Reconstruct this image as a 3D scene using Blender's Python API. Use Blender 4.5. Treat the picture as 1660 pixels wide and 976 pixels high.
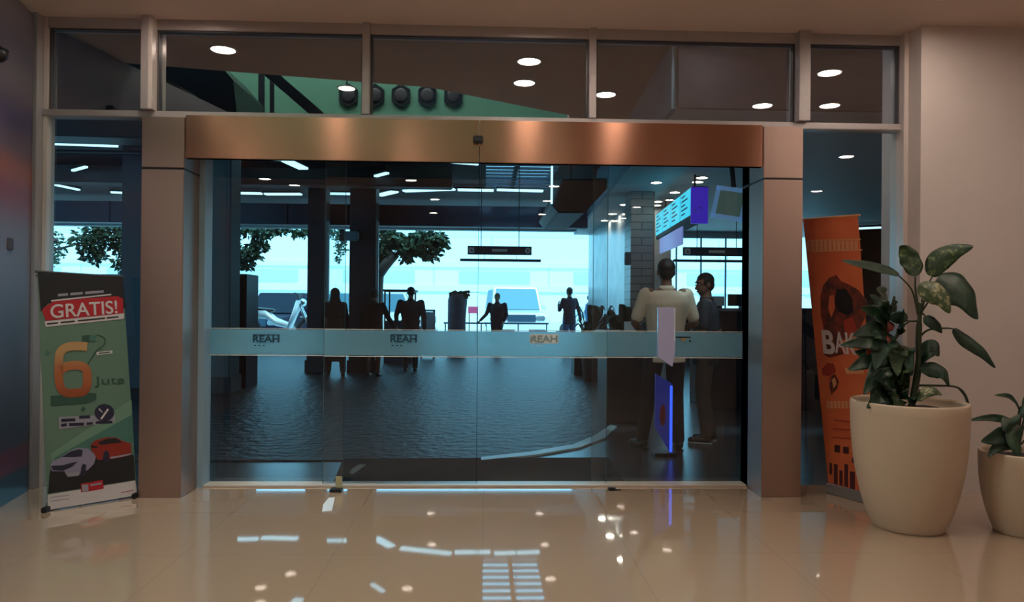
import bpy, bmesh, math, random
from mathutils import Vector, Matrix, noise as mnoise
random.seed(7)
for o in list(bpy.data.objects): bpy.data.objects.remove(o)
S = bpy.context.scene; COL = S.collection
# ------------------------------------------------------------------ camera, world, exposure
FPX = 1200.0; CX, CY = 830.0, 488.0; HC = 1.35
YAW = math.radians(2.1); PITCH = math.radians(0.24); ROLL = 0.0085
fh = Vector((math.sin(YAW), math.cos(YAW), 0)); e_ = Vector((math.cos(YAW), -math.sin(YAW), 0))
FW = (fh*math.cos(PITCH) + Vector((0,0,1))*math.sin(PITCH)).normalized()
up_ = e_.cross(FW).normalized()
RT = e_*math.cos(ROLL) + up_*math.sin(ROLL); UP = -e_*math.sin(ROLL) + up_*math.cos(ROLL)
CAMP = Vector((0,0,HC))
cd = bpy.data.cameras.new('camera'); cam = bpy.data.objects.new('camera', cd); COL.objects.link(cam)
M3 = Matrix((RT, UP, -FW)).transposed()
cam.matrix_world = Matrix.Translation(CAMP) @ M3.to_4x4()
cd.sensor_width = 36; cd.lens = 36*FPX/1660; cd.clip_start = .05; cd.clip_end = 300
S.camera = cam
S.view_settings.view_transform = 'Standard'; S.view_settings.look = 'None'
S.view_settings.gamma = 1; S.view_settings.use_curve_mapping = False
S.view_settings.exposure = 0.0
w = bpy.data.worlds.new('sky'); S.world = w; w.use_nodes = True
bg = w.node_tree.nodes['Background']; bg.inputs[0].default_value = (.165, .48, .68, 1); bg.inputs[1].default_value = 4.4
sd = bpy.data.lights.new('sun', 'SUN'); sd.energy = 3.2; sd.angle = .12; sd.color = (.6, .94, 1)
so = bpy.data.objects.new('sun', sd); COL.objects.link(so); so.rotation_euler = (math.radians(30), math.radians(14), 0); so.location = (0, 30, 20)
DOWN = 68.0     # downlight strength
WARM = (1, .83, .70)

def ray(px, py): return (FW + RT*((px-CX)/FPX) - UP*((py-CY)/FPX))
def P(px, py, Y):
    d = ray(px, py); return CAMP + d*(Y/d.y)
def Z(px, py, z):
    d = ray(px, py); return CAMP + d*((z-HC)/d.z)
def FL(px, py): return Z(px, py, 0)
# ------------------------------------------------------------------ materials
def mat(name, col=(.5,.5,.5), rough=.5, metal=0, emit=None, es=1, var=0, scale=8, bump=0, col2=None, spec=.5, coat=0, aniso=0, trans=0):
    m = bpy.data.materials.new(name); m.use_nodes = True; nt = m.node_tree; b = nt.nodes['Principled BSDF']
    b.inputs['Base Color'].default_value = (*col, 1); b.inputs['Roughness'].default_value = rough
    b.inputs['Metallic'].default_value = metal; b.inputs['Specular IOR Level'].default_value = spec
    b.inputs['Coat Weight'].default_value = coat
    if emit: b.inputs['Emission Color'].default_value = (*emit, 1); b.inputs['Emission Strength'].default_value = es
    tc = nt.nodes.new('ShaderNodeTexCoord')
    nz = nt.nodes.new('ShaderNodeTexNoise'); nz.inputs['Scale'].default_value = scale; nz.inputs['Detail'].default_value = 4
    nt.links.new(tc.outputs['Object'], nz.inputs['Vector'])
    if var or col2:
        r = nt.nodes.new('ShaderNodeValToRGB'); c2 = col2 or tuple(max(0, c*(1-var)) for c in col)
        r.color_ramp.elements[0].position = .35; r.color_ramp.elements[1].position = .65
        r.color_ramp.elements[0].color = (*c2, 1); r.color_ramp.elements[1].color = (*col, 1)
        nt.links.new(nz.outputs['Fac'], r.inputs[0]); nt.links.new(r.outputs[0], b.inputs['Base Color'])
    if bump:
        bp = nt.nodes.new('ShaderNodeBump'); bp.inputs['Strength'].default_value = bump; bp.inputs['Distance'].default_value = .01
        nt.links.new(nz.outputs['Fac'], bp.inputs['Height']); nt.links.new(bp.outputs[0], b.inputs['Normal'])
    if aniso:
        b.inputs['Anisotropic'].default_value = aniso
        tg = nt.nodes.new('ShaderNodeCombineXYZ'); tg.inputs[2].default_value = 1
        nt.links.new(tg.outputs[0], b.inputs['Tangent'])
    return m
def glassmat(name, refl, tint, grad=0):
    m = bpy.data.materials.new(name); m.use_nodes = True; nt = m.node_tree; nt.nodes.clear()
    out = nt.nodes.new('ShaderNodeOutputMaterial'); mx = nt.nodes.new('ShaderNodeMixShader')
    t = nt.nodes.new('ShaderNodeBsdfTransparent'); t.inputs[0].default_value = (*tint, 1)
    g = nt.nodes.new('ShaderNodeBsdfGlossy'); g.inputs['Roughness'].default_value = 0.0; g.inputs[0].default_value = (1,1,1,1)
    f = nt.nodes.new('ShaderNodeLayerWeight'); f.inputs[0].default_value = .3
    mr = nt.nodes.new('ShaderNodeMapRange'); mr.inputs[1].default_value = 0; mr.inputs[2].default_value = 1
    mr.inputs[3].default_value = refl; mr.inputs[4].default_value = 1
    nt.links.new(f.outputs['Fresnel'], mr.inputs[0])
    nt.links.new(mr.outputs[0], mx.inputs[0]); nt.links.new(t.outputs[0], mx.inputs[1]); nt.links.new(g.outputs[0], mx.inputs[2])
    nt.links.new(mx.outputs[0], out.inputs[0]); return m
def frostmat(name, col, clear):
    m = bpy.data.materials.new(name); m.use_nodes = True; nt = m.node_tree; nt.nodes.clear()
    out = nt.nodes.new('ShaderNodeOutputMaterial'); mx = nt.nodes.new('ShaderNodeMixShader'); m2 = nt.nodes.new('ShaderNodeMixShader')
    t = nt.nodes.new('ShaderNodeBsdfTransparent'); t.inputs[0].default_value = (.8,.95,1,1)
    d = nt.nodes.new('ShaderNodeBsdfDiffuse'); d.inputs[0].default_value = (*col, 1)
    tr = nt.nodes.new('ShaderNodeBsdfTranslucent'); tr.inputs[0].default_value = (*col, 1)
    m2.inputs[0].default_value = .85; 
    rf = nt.nodes.new('ShaderNodeBsdfRefraction'); rf.inputs['Color'].default_value = (*col, 1); rf.inputs['Roughness'].default_value = .55; rf.inputs['IOR'].default_value = 1.12
    m3 = nt.nodes.new('ShaderNodeMixShader'); m3.inputs[0].default_value = .55; nt.links.new(tr.outputs[0], m3.inputs[1]); nt.links.new(rf.outputs[0], m3.inputs[2])
    nt.links.new(d.outputs[0], m2.inputs[1]); nt.links.new(m3.outputs[0], m2.inputs[2])
    mx.inputs[0].default_value = clear; nt.links.new(m2.outputs[0], mx.inputs[1]); nt.links.new(t.outputs[0], mx.inputs[2])
    nt.links.new(mx.outputs[0], out.inputs[0]); return m
def tilemat(name, c1, c2, mortar, sx, sy, rough, bump=.3, offset=.5, msize=.01, noisebump=0, spec=.5, plane='xy', coat=0):
    m = mat(name, c1, rough, spec=spec, coat=coat); nt = m.node_tree; b = nt.nodes['Principled BSDF']
    tc = [n for n in nt.nodes if n.type == 'TEX_COORD'][0]; nz = [n for n in nt.nodes if n.type == 'TEX_NOISE'][0]
    vec = tc.outputs['Object']
    if plane == 'xz':
        s = nt.nodes.new('ShaderNodeSeparateXYZ'); c = nt.nodes.new('ShaderNodeCombineXYZ')
        nt.links.new(vec, s.inputs[0]); nt.links.new(s.outputs[0], c.inputs[0]); nt.links.new(s.outputs[2], c.inputs[1]); vec = c.outputs[0]
    br = nt.nodes.new('ShaderNodeTexBrick'); nt.links.new(vec, br.inputs['Vector'])
    br.inputs['Color1'].default_value = (*c1,1); br.inputs['Color2'].default_value = (*c2,1); br.inputs['Mortar'].default_value = (*mortar,1)
    br.inputs['Scale'].default_value = 1; br.inputs['Brick Width'].default_value = sx; br.inputs['Row Height'].default_value = sy
    br.inputs['Mortar Size'].default_value = msize; br.offset = offset
    nt.links.new(br.outputs['Color'], b.inputs['Base Color'])
    inv = nt.nodes.new('ShaderNodeMath'); inv.operation = 'SUBTRACT'; inv.inputs[0].default_value = 1; nt.links.new(br.outputs['Fac'], inv.inputs[1])
    h = inv.outputs[0]
    if noisebump:
        nz.inputs['Scale'].default_value = 9
        ml = nt.nodes.new('ShaderNodeMath'); ml.operation = 'MULTIPLY_ADD'; ml.inputs[1].default_value = noisebump
        nt.links.new(nz.outputs['Fac'], ml.inputs[0]); nt.links.new(h, ml.inputs[2]); h = ml.outputs[0]
    bp = nt.nodes.new('ShaderNodeBump'); bp.inputs['Strength'].default_value = bump; bp.inputs['Distance'].default_value = .012
    nt.links.new(h, bp.inputs['Height']); nt.links.new(bp.outputs[0], b.inputs['Normal'])
    return m
def bandmat(name, stops, axis=2, lo=0, hi=1, rough=.3, ease='EASE', coat=.15):
    m = mat(name, (1,1,1), rough, coat=coat); nt = m.node_tree; b = nt.nodes['Principled BSDF']
    tc = [n for n in nt.nodes if n.type == 'TEX_COORD'][0]
    s = nt.nodes.new('ShaderNodeSeparateXYZ'); nt.links.new(tc.outputs['Object'], s.inputs[0])
    mr = nt.nodes.new('ShaderNodeMapRange'); mr.inputs[1].default_value = lo; mr.inputs[2].default_value = hi
    nt.links.new(s.outputs[axis], mr.inputs[0]); r = nt.nodes.new('ShaderNodeValToRGB'); r.color_ramp.interpolation = ease
    while len(r.color_ramp.elements) < len(stops): r.color_ramp.elements.new(.5)
    for el, (p, c) in zip(r.color_ramp.elements, stops): el.position = p; el.color = (*c, 1)
    nt.links.new(mr.outputs[0], r.inputs[0]); nt.links.new(r.outputs[0], b.inputs['Base Color']); return m

M = {}
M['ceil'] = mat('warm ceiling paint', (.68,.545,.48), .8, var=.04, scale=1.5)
M['wall'] = mat('pale pinkish wall paint', (.68,.60,.57), .75, var=.04, scale=2)
M['jamb'] = mat('grey aluminium jamb', (.42,.40,.42), .4, metal=.3)
M['alu'] = mat('satin aluminium frame', (.48,.44,.44), .35, metal=.35, var=.05, scale=20)
M['alud'] = mat('dark aluminium edge', (.06,.055,.06), .5)
M['floor'] = tilemat('polished beige floor tile', (.43,.295,.205), (.42,.29,.20), (.36,.25,.175), .8, .8, .035, bump=.02, offset=0, msize=.003, spec=.5, coat=1)
M['steel'] = mat('brushed copper toned steel', (.60,.31,.21), .25, metal=1, aniso=.9)
M['steelp'] = mat('brushed steel pillar cladding', (.46,.32,.275), .40, metal=.9, aniso=.6)
M['black'] = mat('black plastic', (.012,.012,.015), .4)
M['dark'] = mat('dark painted metal', (.02,.022,.03), .5)
M['navy'] = mat('dark navy painted steel', (.02,.045,.09), .5, var=.2, scale=3)
M['white'] = mat('white paint', (.8,.8,.8), .5)
M['green'] = mat('green upper floor wall', (.16,.42,.29), .7, var=.08, scale=2)
M['glassT'] = glassmat('transom glass', .30, (.55,.62,.7))
M['glass'] = glassmat('door glass', .055, (.84,.93,.95))
M['frost'] = frostmat('frosted film', (.68,.93,1.0), .10)
M['edge'] = mat('glass edge', (.03,.08,.09), .6)
M['lamp'] = mat('lit downlight', (1,1,1), .5, emit=WARM, es=DOWN)
M['lampo'] = mat('lit warm downlight', (1,1,1), .5, emit=(1,.85,.68), es=40)
M['strip'] = mat('cool strip light', (1,1,1), .5, emit=(.5,.85,1), es=1.8)
M['rim'] = mat('white lamp rim', (.8,.78,.75), .4)
def reg(k, *a, **kw): M[k] = mat(*a, **kw)
# ------------------------------------------------------------------ mesh helpers
def BM(): return bmesh.new()
def box(bm, a, b, rot=None, bev=0):
    a = Vector(a); b = Vector(b); c = (a+b)/2; s = b-a
    r = bmesh.ops.create_cube(bm, size=1); vs = r['verts']
    for v in vs: v.co = Vector((v.co.x*s.x, v.co.y*s.y, v.co.z*s.z))
    if bev:
        es = list({e for v in vs for e in v.link_edges}); rr = bmesh.ops.bevel(bm, geom=es, offset=bev, segments=2, affect='EDGES')
        vs = list({v for f in rr['faces'] for v in f.verts} | {v for v in vs if v.is_valid})
    for v in vs: v.co = (rot @ v.co if rot else v.co) + c
    return vs
def hexa(bm, p):      # 8 points: bottom 4 ccw, top 4 ccw
    v = [bm.verts.new(q) for q in p]
    for f in ((0,3,2,1),(4,5,6,7),(0,1,5,4),(1,2,6,5),(2,3,7,6),(3,0,4,7)): bm.faces.new([v[i] for i in f])
def prism(bm, poly, vec):
    vec = Vector(vec); a = [bm.verts.new(Vector(p)) for p in poly]; b = [bm.verts.new(Vector(p)+vec) for p in poly]; n = len(a)
    bm.faces.new(a); bm.faces.new(list(reversed(b)))
    for i in range(n): bm.faces.new((a[i], b[i], b[(i+1)%n], a[(i+1)%n]))
def loft(bm, rings, n=16):   # rings: (center, rx, ry[, xdir, ydir])
    prev = None; first = None
    for r in rings:
        c = Vector(r[0]); xd = Vector(r[3]) if len(r) > 3 else Vector((1,0,0)); yd = Vector(r[4]) if len(r) > 4 else Vector((0,1,0))
        ring = [bm.verts.new(c + xd*(r[1]*math.cos(2*math.pi*i/n)) + yd*(r[2]*math.sin(2*math.pi*i/n))) for i in range(n)]
        if prev:
            for i in range(n): bm.faces.new((prev[i], prev[(i+1)%n], ring[(i+1)%n], ring[i]))
        else: first = ring
        prev = ring
    bm.faces.new(list(reversed(first))); bm.faces.new(prev)
def tube(bm, pts, r, n=8):
    pts = [Vector(p) for p in pts]; rs = r if isinstance(r, (list, tuple)) else [r]*len(pts); rings = []
    ref = Vector((0,0,1))
    for i, p in enumerate(pts):
        d = (pts[min(i+1, len(pts)-1)] - pts[max(i-1, 0)]).normalized()
        if abs(d.dot(ref)) > .95: ref = Vector((1,0,0)) if abs(d.x) < .9 else Vector((0,1,0))
        x = d.cross(ref).normalized(); y = d.cross(x).normalized(); rings.append((p, rs[i], rs[i], x, y))
    loft(bm, rings, n)
def curve(pts, n=8):
    pts = [Vector(p) for p in pts]; out = []
    for i in range(len(pts)-1):
        p0 = pts[max(i-1,0)]; p1 = pts[i]; p2 = pts[i+1]; p3 = pts[min(i+2, len(pts)-1)]
        for k in range(n):
            t = k/n; out.append(.5*((2*p1) + (p2-p0)*t + (2*p0-5*p1+4*p2-p3)*t*t + (3*p1-p0-3*p2+p3)*t**3))
    out.append(pts[-1]); return out
def lathe(bm, prof, c=(0,0,0), n=48):
    c = Vector(c); rings = []
    for r, z in prof:
        rings.append([bm.verts.new(c+Vector((r*math.cos(2*math.pi*i/n), r*math.sin(2*math.pi*i/n), z))) for i in range(n)])
    for a, b in zip(rings, rings[1:]):
        for i in range(n): bm.faces.new((a[i], a[(i+1)%n], b[(i+1)%n], b[i]))
    if prof[0][0] > 0: bm.faces.new(list(reversed(rings[0])))
    if prof[-1][0] > 0: bm.faces.new(rings[-1])
def ball(bm, c, r, rot=None, seg=20):
    r = (r, r, r) if not hasattr(r, '__len__') else r
    q = bmesh.ops.create_uvsphere(bm, u_segments=seg, v_segments=seg//2+2, radius=1)
    for v in q['verts']:
        p = Vector((v.co.x*r[0], v.co.y*r[1], v.co.z*r[2])); v.co = (rot @ p if rot else p) + Vector(c)
def cap(bm, a, b, ra, rb):
    a = Vector(a); b = Vector(b); ball(bm, a, ra, seg=14); ball(bm, b, rb, seg=14)
    d = (b-a).normalized(); x = d.orthogonal().normalized(); y = d.cross(x); loft(bm, [(a, ra, ra, x, y), (b, rb, rb, x, y)], 14)
def wpos(o):
    p = Vector((0,0,0))
    while o: p += o.location; o = o.parent
    return p
def obj(name, bm, m, parent=None, smooth=False, label=None, cat=None, group=None, kind=None, bev=0):
    me = bpy.data.meshes.new(name)
    bmesh.ops.recalc_face_normals(bm, faces=bm.faces[:])
    if parent is None:
        xs = [v.co for v in bm.verts]; lo = Vector([min(p[i] for p in xs) for i in range(3)]); hi = Vector([max(p[i] for p in xs) for i in range(3)])
        off = Vector(((lo.x+hi.x)/2, (lo.y+hi.y)/2, lo.z)) if kind != 'structure' else Vector((0,0,0))
    else: off = wpos(parent)
    for v in bm.verts: v.co -= off
    bm.to_mesh(me); bm.free()
    if isinstance(m, str): m = M[m]
    me.materials.append(m)
    o = bpy.data.objects.new(name, me); COL.objects.link(o)
    if parent: o.parent = parent
    else: o.location = off
    if smooth:
        for p in me.polygons: p.use_smooth = True
    if bev:
        md = o.modifiers.new('bevel', 'BEVEL'); md.width = bev; md.segments = 2; md.limit_method = 'ANGLE'
    tag(o, label, cat, group, kind); return o
def tag(o, label=None, cat=None, group=None, kind=None):
    if label: o['label'] = label
    if cat: o['category'] = cat
    if group: o['group'] = group
    if kind: o['kind'] = kind
def thing(name, loc, label, cat, group=None, kind=None):
    o = bpy.data.objects.new(name, None); COL.objects.link(o); o.location = loc; o.empty_display_size = .1
    tag(o, label, cat, group, kind); return o
def dup(root, loc, label, group=None):
    r = root.copy(); COL.objects.link(r); r.location = loc; r['label'] = label
    if group: r['group'] = group
    for ch in list(root.children):
        c = ch.copy(); COL.objects.link(c); c.parent = r
        for g in list(ch.children):
            d = g.copy(); COL.objects.link(d); d.parent = c
    return r
def remesh(bm, voxel, smooth=4):
    me = bpy.data.meshes.new('t'); bm.to_mesh(me); bm.free(); o = bpy.data.objects.new('t', me); COL.objects.link(o)
    r = o.modifiers.new('r', 'REMESH'); r.mode = 'VOXEL'; r.voxel_size = voxel
    if smooth: s = o.modifiers.new('s', 'SMOOTH'); s.iterations = smooth; s.factor = .5
    dg = bpy.context.evaluated_depsgraph_get(); e = o.evaluated_get(dg); m2 = bpy.data.meshes.new_from_object(e)
    out = bmesh.new(); out.from_mesh(m2); bpy.data.objects.remove(o); return out
def textbm(s, fn, depth=0, bold=0, shear=0):
    """text outline filled and extruded; fn maps normalised (u in 0..1, v in 0..1, w) to a point"""
    c = bpy.data.curves.new('t', 'FONT'); c.body = s; c.extrude = .02; c.offset = bold; c.shear = shear
    o = bpy.data.objects.new('t', c); COL.objects.link(o); dg = bpy.context.evaluated_depsgraph_get(); dg.update()
    m = bpy.data.meshes.new_from_object(o.evaluated_get(dg)); bm = bmesh.new(); bm.from_mesh(m); bpy.data.objects.remove(o)
    xs = [v.co.x for v in bm.verts]; ys = [v.co.y for v in bm.verts]; x0, x1, y0, y1 = min(xs), max(xs), min(ys), max(ys)
    for v in bm.verts: v.co = fn((v.co.x-x0)/(x1-x0), (v.co.y-y0)/(y1-y0), (v.co.z+.02)/.04)
    return bm

# ================================================================== THE SETTING
YF = 5.50; YP = 5.17; YW = 5.27
HZ = Z(700, 44, 0).z if False else P(775, 44, YF).z       # ceiling height
GP = YF + .03
# floors
bm = BM(); box(bm, (-7.5,-8.5,-.2), (8.2, YF+.02, 0)); obj('floor', bm, 'floor', kind='structure')
M['tile'] = tilemat('smooth grey outdoor tile', (.05,.052,.06), (.042,.045,.052), (.025,.025,.03), 1.2, .6, .26, bump=.1, offset=.5, msize=.006, spec=.6)
M['stone'] = tilemat('rough dark stone paving', (.028,.029,.036), (.018,.018,.024), (.006,.006,.008), .42, .2, .42, bump=1.0, offset=.5, msize=.014, noisebump=2.4, spec=.15)
M['road'] = mat('sunlit concrete road', (.62,.66,.66), .8, var=.06, scale=.6)
bm = BM(); box(bm, (-16, YF+.02, -.2), (13, 21.0, -.004)); obj('floor', bm, 'tile', kind='structure')
bm = BM(); pl = [FL(190,748), FL(560,747), FL(780,743), FL(860,734), FL(930,722), FL(965,707), FL(990,690), FL(985,640), FL(980,600)]
pl = [(p.x, p.y, -.02) for p in pl] + [(2.2, 20.9, -.02), (-15.5, 20.9, -.02), (-15.5, pl[0].y, -.02)]
prism(bm, pl, (0,0,.026)); obj('floor', bm, 'stone', kind='structure')
M['kerb'] = mat('pale kerb stone', (.45,.55,.58), .35, var=.1)
bm = BM(); inn = [FL(*q) for q in ((780,743),(860,734),(930,722),(965,707),(990,690))]; outp = [FL(*q) for q in ((780,748),(870,739),(940,727),(982,711),(1000,692))]
n = len(inn); prism(bm, [(p.x,p.y,-.01) for p in inn]+[(p.x,p.y,-.01) for p in reversed(outp)], (0,0,.022)); obj('trim_1', bm, 'kerb', kind='structure')
bm = BM(); box(bm, (-45, 21.0, -.3), (45, 75, -.03)); obj('floor', bm, 'road', kind='structure')
# threshold rail
M['thr'] = mat('pale metal threshold', (.62,.52,.44), .3, metal=.2)
a = P(312,787,YF); bm = BM(); box(bm, (P(300,787,YF).x, YF-.04, 0), (P(1232,787,YF).x, YF+.09, .014), bev=.003); obj('trim_2', bm, 'thr', kind='structure')

# ceiling with the opening towards the upper floor
CT = .28
A = Z(50,27,HZ); B = Z(14,0,HZ)
cp = [(8.2,YF+.1),(A.x-.02,YF+.1),(A.x,A.y),(B.x,B.y),(-3.15,4.55),(-.55,4.0),(.9,3.05),(1.1,.8),(-7.5,.8),(-7.5,-8.5),(8.2,-8.5)]
bm = BM(); prism(bm, [(x,y,HZ) for x,y in cp], (0,0,CT)); obj('ceiling', bm, 'ceil', kind='structure')
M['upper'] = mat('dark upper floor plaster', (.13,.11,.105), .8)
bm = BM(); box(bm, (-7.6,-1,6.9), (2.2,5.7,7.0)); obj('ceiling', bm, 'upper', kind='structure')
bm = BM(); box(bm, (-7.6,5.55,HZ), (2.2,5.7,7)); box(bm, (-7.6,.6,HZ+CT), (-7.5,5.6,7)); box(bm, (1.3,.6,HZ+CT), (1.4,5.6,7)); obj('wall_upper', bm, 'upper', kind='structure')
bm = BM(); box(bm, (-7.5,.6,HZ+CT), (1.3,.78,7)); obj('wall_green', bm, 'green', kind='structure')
# interior enclosing walls
bm = BM(); box(bm, (-7.6,-8.6,0), (8.3,-8.5,HZ)); obj('wall_back', bm, 'wall', kind='structure')
bm = BM(); box(bm, (-7.6,-8.5,0), (-7.5,5.6,HZ)); obj('wall_left', bm, 'wall', kind='structure')
bm = BM(); box(bm, (8.2,-8.5,0), (8.3,5.6,HZ)); obj('wall_right', bm, 'wall', kind='structure')
x0 = P(1491,500,YW).x
bm = BM(); box(bm, (x0,YW,0), (8.25,YF+.3,HZ)); obj('wall_front', bm, 'wall', kind='structure')
xl = P(60,500,YF).x
bm = BM(); box(bm, (-7.6,YF,0), (xl-.02,YF+.2,HZ)); obj('wall_front_left', bm, 'wall', kind='structure')

# ---------------- curtain wall frame
def zq(px,py,Y=YF): return P(px,py,Y).z
def xq(px,Y=YF,py=400): return P(px,py,Y).x
ztr0 = (zq(150,191)+zq(1380,211))/2; ztr1 = (zq(150,181)+zq(1380,200))/2      # transom rail
bm = BM(); box(bm, (xq(60),YF-.02,HZ-.075), (xq(1460),YF+.10,HZ)); obj('trim_3', bm, 'alu', kind='structure')
bm = BM(); box(bm, (xq(60),YF-.035,ztr0), (xq(1460),YF+.08,ztr1), bev=.004); obj('trim_4', bm, 'alu', kind='structure')
tn = 5
def mullion(pa, pb, z0, z1, y0=YF-.05, y1=YF+.10, m='alu'):
    global tn
    bm = BM(); box(bm, (xq(pa),y0,z0), (xq(pb),y1,z1), bev=.003); obj('trim_%d' % tn, bm, m, kind='structure'); tn += 1
M['alub'] = mat('bright satin aluminium reveal', (.78,.70,.66), .3, metal=.3)
mullion(47, 70, 0, HZ, YF-.10, YF+.12, 'jamb')
mullion(234, 246, ztr1, HZ, YF-.09, YF+.1)
mullion(246, 252, ztr1, HZ, YF-.09, YF+.1, 'alub')
mullion(586, 598, ztr1, HZ); mullion(952, 963, ztr1, HZ)
mullion(1286, 1304, ztr1, HZ, YF-.09)
mullion(1456, 1467, 0, HZ, YF-.07, YF+.12, 'alub')
bm = BM(); box(bm, (xq(1467),YW+.02,0), (x0+.01,YF+.12,HZ)); obj('trim_%d'%tn, bm, 'jamb', kind='structure'); tn += 1
mullion(70, 77, 0, HZ, YF-.02, YF+.08, 'alub')
# window panes
def pane(i, pa, pb, z0, z1, m, y=GP, t=.012):
    bm = BM(); xa, xb = xq(pa), xq(pb); v = [bm.verts.new(q) for q in ((xa,y,z0),(xb,y,z0),(xb,y,z1),(xa,y,z1))]; bm.faces.new(v)
    return obj('window_%d' % i, bm, m, kind='structure')
wins = [(72,240),(248,590),(594,956),(960,1292),(1298,1460)]
for i, (a_, b_) in enumerate(wins): pane(i+1, a_, b_, ztr1-.01, HZ-.05, 'glassT')
pane(6, 72, 232, 0, ztr0+.01, 'glass'); pane(7, 1296, 1460, 0, ztr0+.01, 'glass')
# thin dark gaskets inside each transom pane
for i, (a_, b_) in enumerate(((77,234),(252,586),(598,952),(963,1286),(1304,1456))):
    bm = BM(); x_, X_ = xq(a_), xq(b_)
    box(bm, (x_,GP-.03,HZ-.085), (X_,GP+.01,HZ-.073)); box(bm, (x_,GP-.03,ztr1), (x_+.012,GP+.01,HZ-.08)); box(bm, (X_-.012,GP-.03,ztr1), (X_,GP+.01,HZ-.08))
    obj('trim_%d'%tn, bm, 'alud', kind='structure'); tn += 1

# ---------------- steel pillars and header
def pillar(pa, pb, seam, label):
    xa, xb = xq(pa,YP), xq(pb,YP); ztop = zq((pa+pb)/2, 189 if pa < 500 else 205, YP); zs = zq((pa+pb)/2, seam, YP)
    t = thing('steel_pillar', ((xa+xb)/2, YP+.15, 0), label, 'pillar', 'brushed steel pillars beside the glass doors')
    bm = BM(); box(bm, (xa,YP,0), (xb,YF+.10,zs-.006), bev=.004); obj('shaft', bm, 'steelp', t)
    bm = BM(); box(bm, (xa+.004,YP+.004,zs-.006), (xb-.004,YF+.09,zs+.006)); obj('seam', bm, 'black', t)
    bm = BM(); box(bm, (xa,YP,zs+.006), (xb,YF+.10,ztop), bev=.004); obj('cap_panel', bm, 'steelp', t)
    return xa, xb, ztop
LA, LB, LZ = pillar(228, 297, 273, 'brushed steel pillar left of the doors, next to the green banner')
RA, RB, RZ = pillar(1237, 1301, 290, 'brushed steel pillar right of the doors, next to the orange banner')
YH = YP+.01; zg = (zq(320,259)+zq(1220,268))/2+.05; zh0 = (zq(320,259,YH)+zq(1220,268,YH))/2; zh1 = (zq(320,187,YH)+zq(1220,202,YH))/2
t = thing('door_header', ((LB+RA)/2, YF, zh0), 'long brushed copper toned steel header over the glass doors', 'header')
xm = xq(776,YH)
bm = BM(); box(bm, (LB+.003,YH,zh0), (xm-.002,YH+.05,zh1), bev=.003); obj('cladding_panel', bm, 'steel', t)
bm = BM(); box(bm, (xm+.002,YH,zh0), (RA-.003,YH+.05,zh1), bev=.003); obj('cladding_panel', bm, 'steel', t)
bm = BM(); box(bm, (LB+.01,YF-.10,zg-.02), (RA-.01,YF+.11,zg+.05)); obj('track', bm, 'dark', t)
c = P(775,227,YH); t2 = thing('door_sensor', (c.x,YH,c.z), 'small black door sensor in the middle of the steel header', 'sensor')
bm = BM(); box(bm, (c.x-.035,YH-.035,c.z-.025), (c.x+.035,YH,c.z+.025), bev=.006); obj('housing', bm, 'black', t2)
bm = BM(); box(bm, (c.x-.02,YH-.039,c.z-.012), (c.x+.02,YH-.034,c.z+.006)); obj('lens', bm, 'dark', t2)
# side jambs in bluish steel behind the pillars
M['bluesteel'] = mat('bluish door jamb steel', (.26,.36,.44), .4, metal=.1)
bm = BM(); box(bm, (LB,YF-.05,0), (xq(336),YF+.10,zg)); obj('trim_%d'%tn, bm, 'bluesteel', kind='structure'); tn += 1
bm = BM(); box(bm, (xq(1212),YF-.05,0), (RA,YF+.10,zg)); obj('trim_%d'%tn, bm, 'dark', kind='structure'); tn += 1
# wall band between header top and transom rail
bm = BM(); box(bm, (LB-.1,YF-.019,zg+.05), (RA+.1,YF+.02,ztr1-.036)); obj('trim_%d'%tn, bm, 'steelp', kind='structure'); tn += 1

# ---------------- glass leaves with frosted band
zb0 = (zq(320,573)+zq(1215,582))/2; zb1 = (zq(320,533)+zq(1215,541))/2
def leaf(name, pa, pb, y, logo=None, dark=True):
    xa, xb = xq(pa,y), xq(pb,y)
    bm = BM(); bm.faces.new([bm.verts.new(q) for q in ((xa,y,.012),(xb,y,.012),(xb,y,zg),(xa,y,zg))])
    o = obj(name, bm, 'glass', kind='structure')
    bm = BM(); box(bm, (xa,y-.006,zb0), (xb,y-.004,zb1)); obj('frosted_band', bm, 'frost', o)
    bm = BM(); box(bm, (xa,y-.0065,zb0-.010), (xb,y-.0035,zb0-.004)); box(bm, (xa,y-.0065,zb1+.004), (xb,y-.0035,zb1+.009)); obj('band_line', bm, 'white', o)
    bm = BM(); box(bm, (xa-.002,y-.005,.012), (xa+.001,y+.005,zg)); box(bm, (xb-.001,y-.005,.012), (xb+.002,y+.005,zg)); obj('glass_edge', bm, 'edge', o)
    if logo:
        for px, mk in logo:
            a = P(px-22, 0, y).x; b = P(px+21, 0, y).x; zt = P(px,543.5,y).z; zl = P(px,555,y).z
            tb = textbm('REAH', lambda u,v,w_: Vector((a+(b-a)*u, y-.012+.003*(1-w_), zl+(zt-zl)*v)), bold=.03)
            if mk == 'logow':
                bm = BM(); box(bm, (a-.008,y-.0075,zl-.008), (b+.008,y-.0065,zt+.008)); obj('logo_plate', bm, 'logow', o); obj('logo', tb, 'logom', o)
            else: box(tb, (a,y-.012,zt-.001), (b,y-.009,zt+.006)); obj('logo', tb, mk, o)
            bm = BM()
            for k in range(3): box(bm, (a+.01+k*.032,y-.012,zl-.028), (a+.024+k*.032,y-.009,zl-.020))
            obj('logo_line', bm, mk, o)
    return o
M['logod'] = mat('dark teal film print', (.02,.07,.11), .5); M['logow'] = mat('white film print', (.95,.97,.97), .5); M['logom'] = mat('mid teal film print', (.28,.42,.47), .5)
leaf('window_8', 300, 560, YF+.08, [(438,'logod')])
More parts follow.
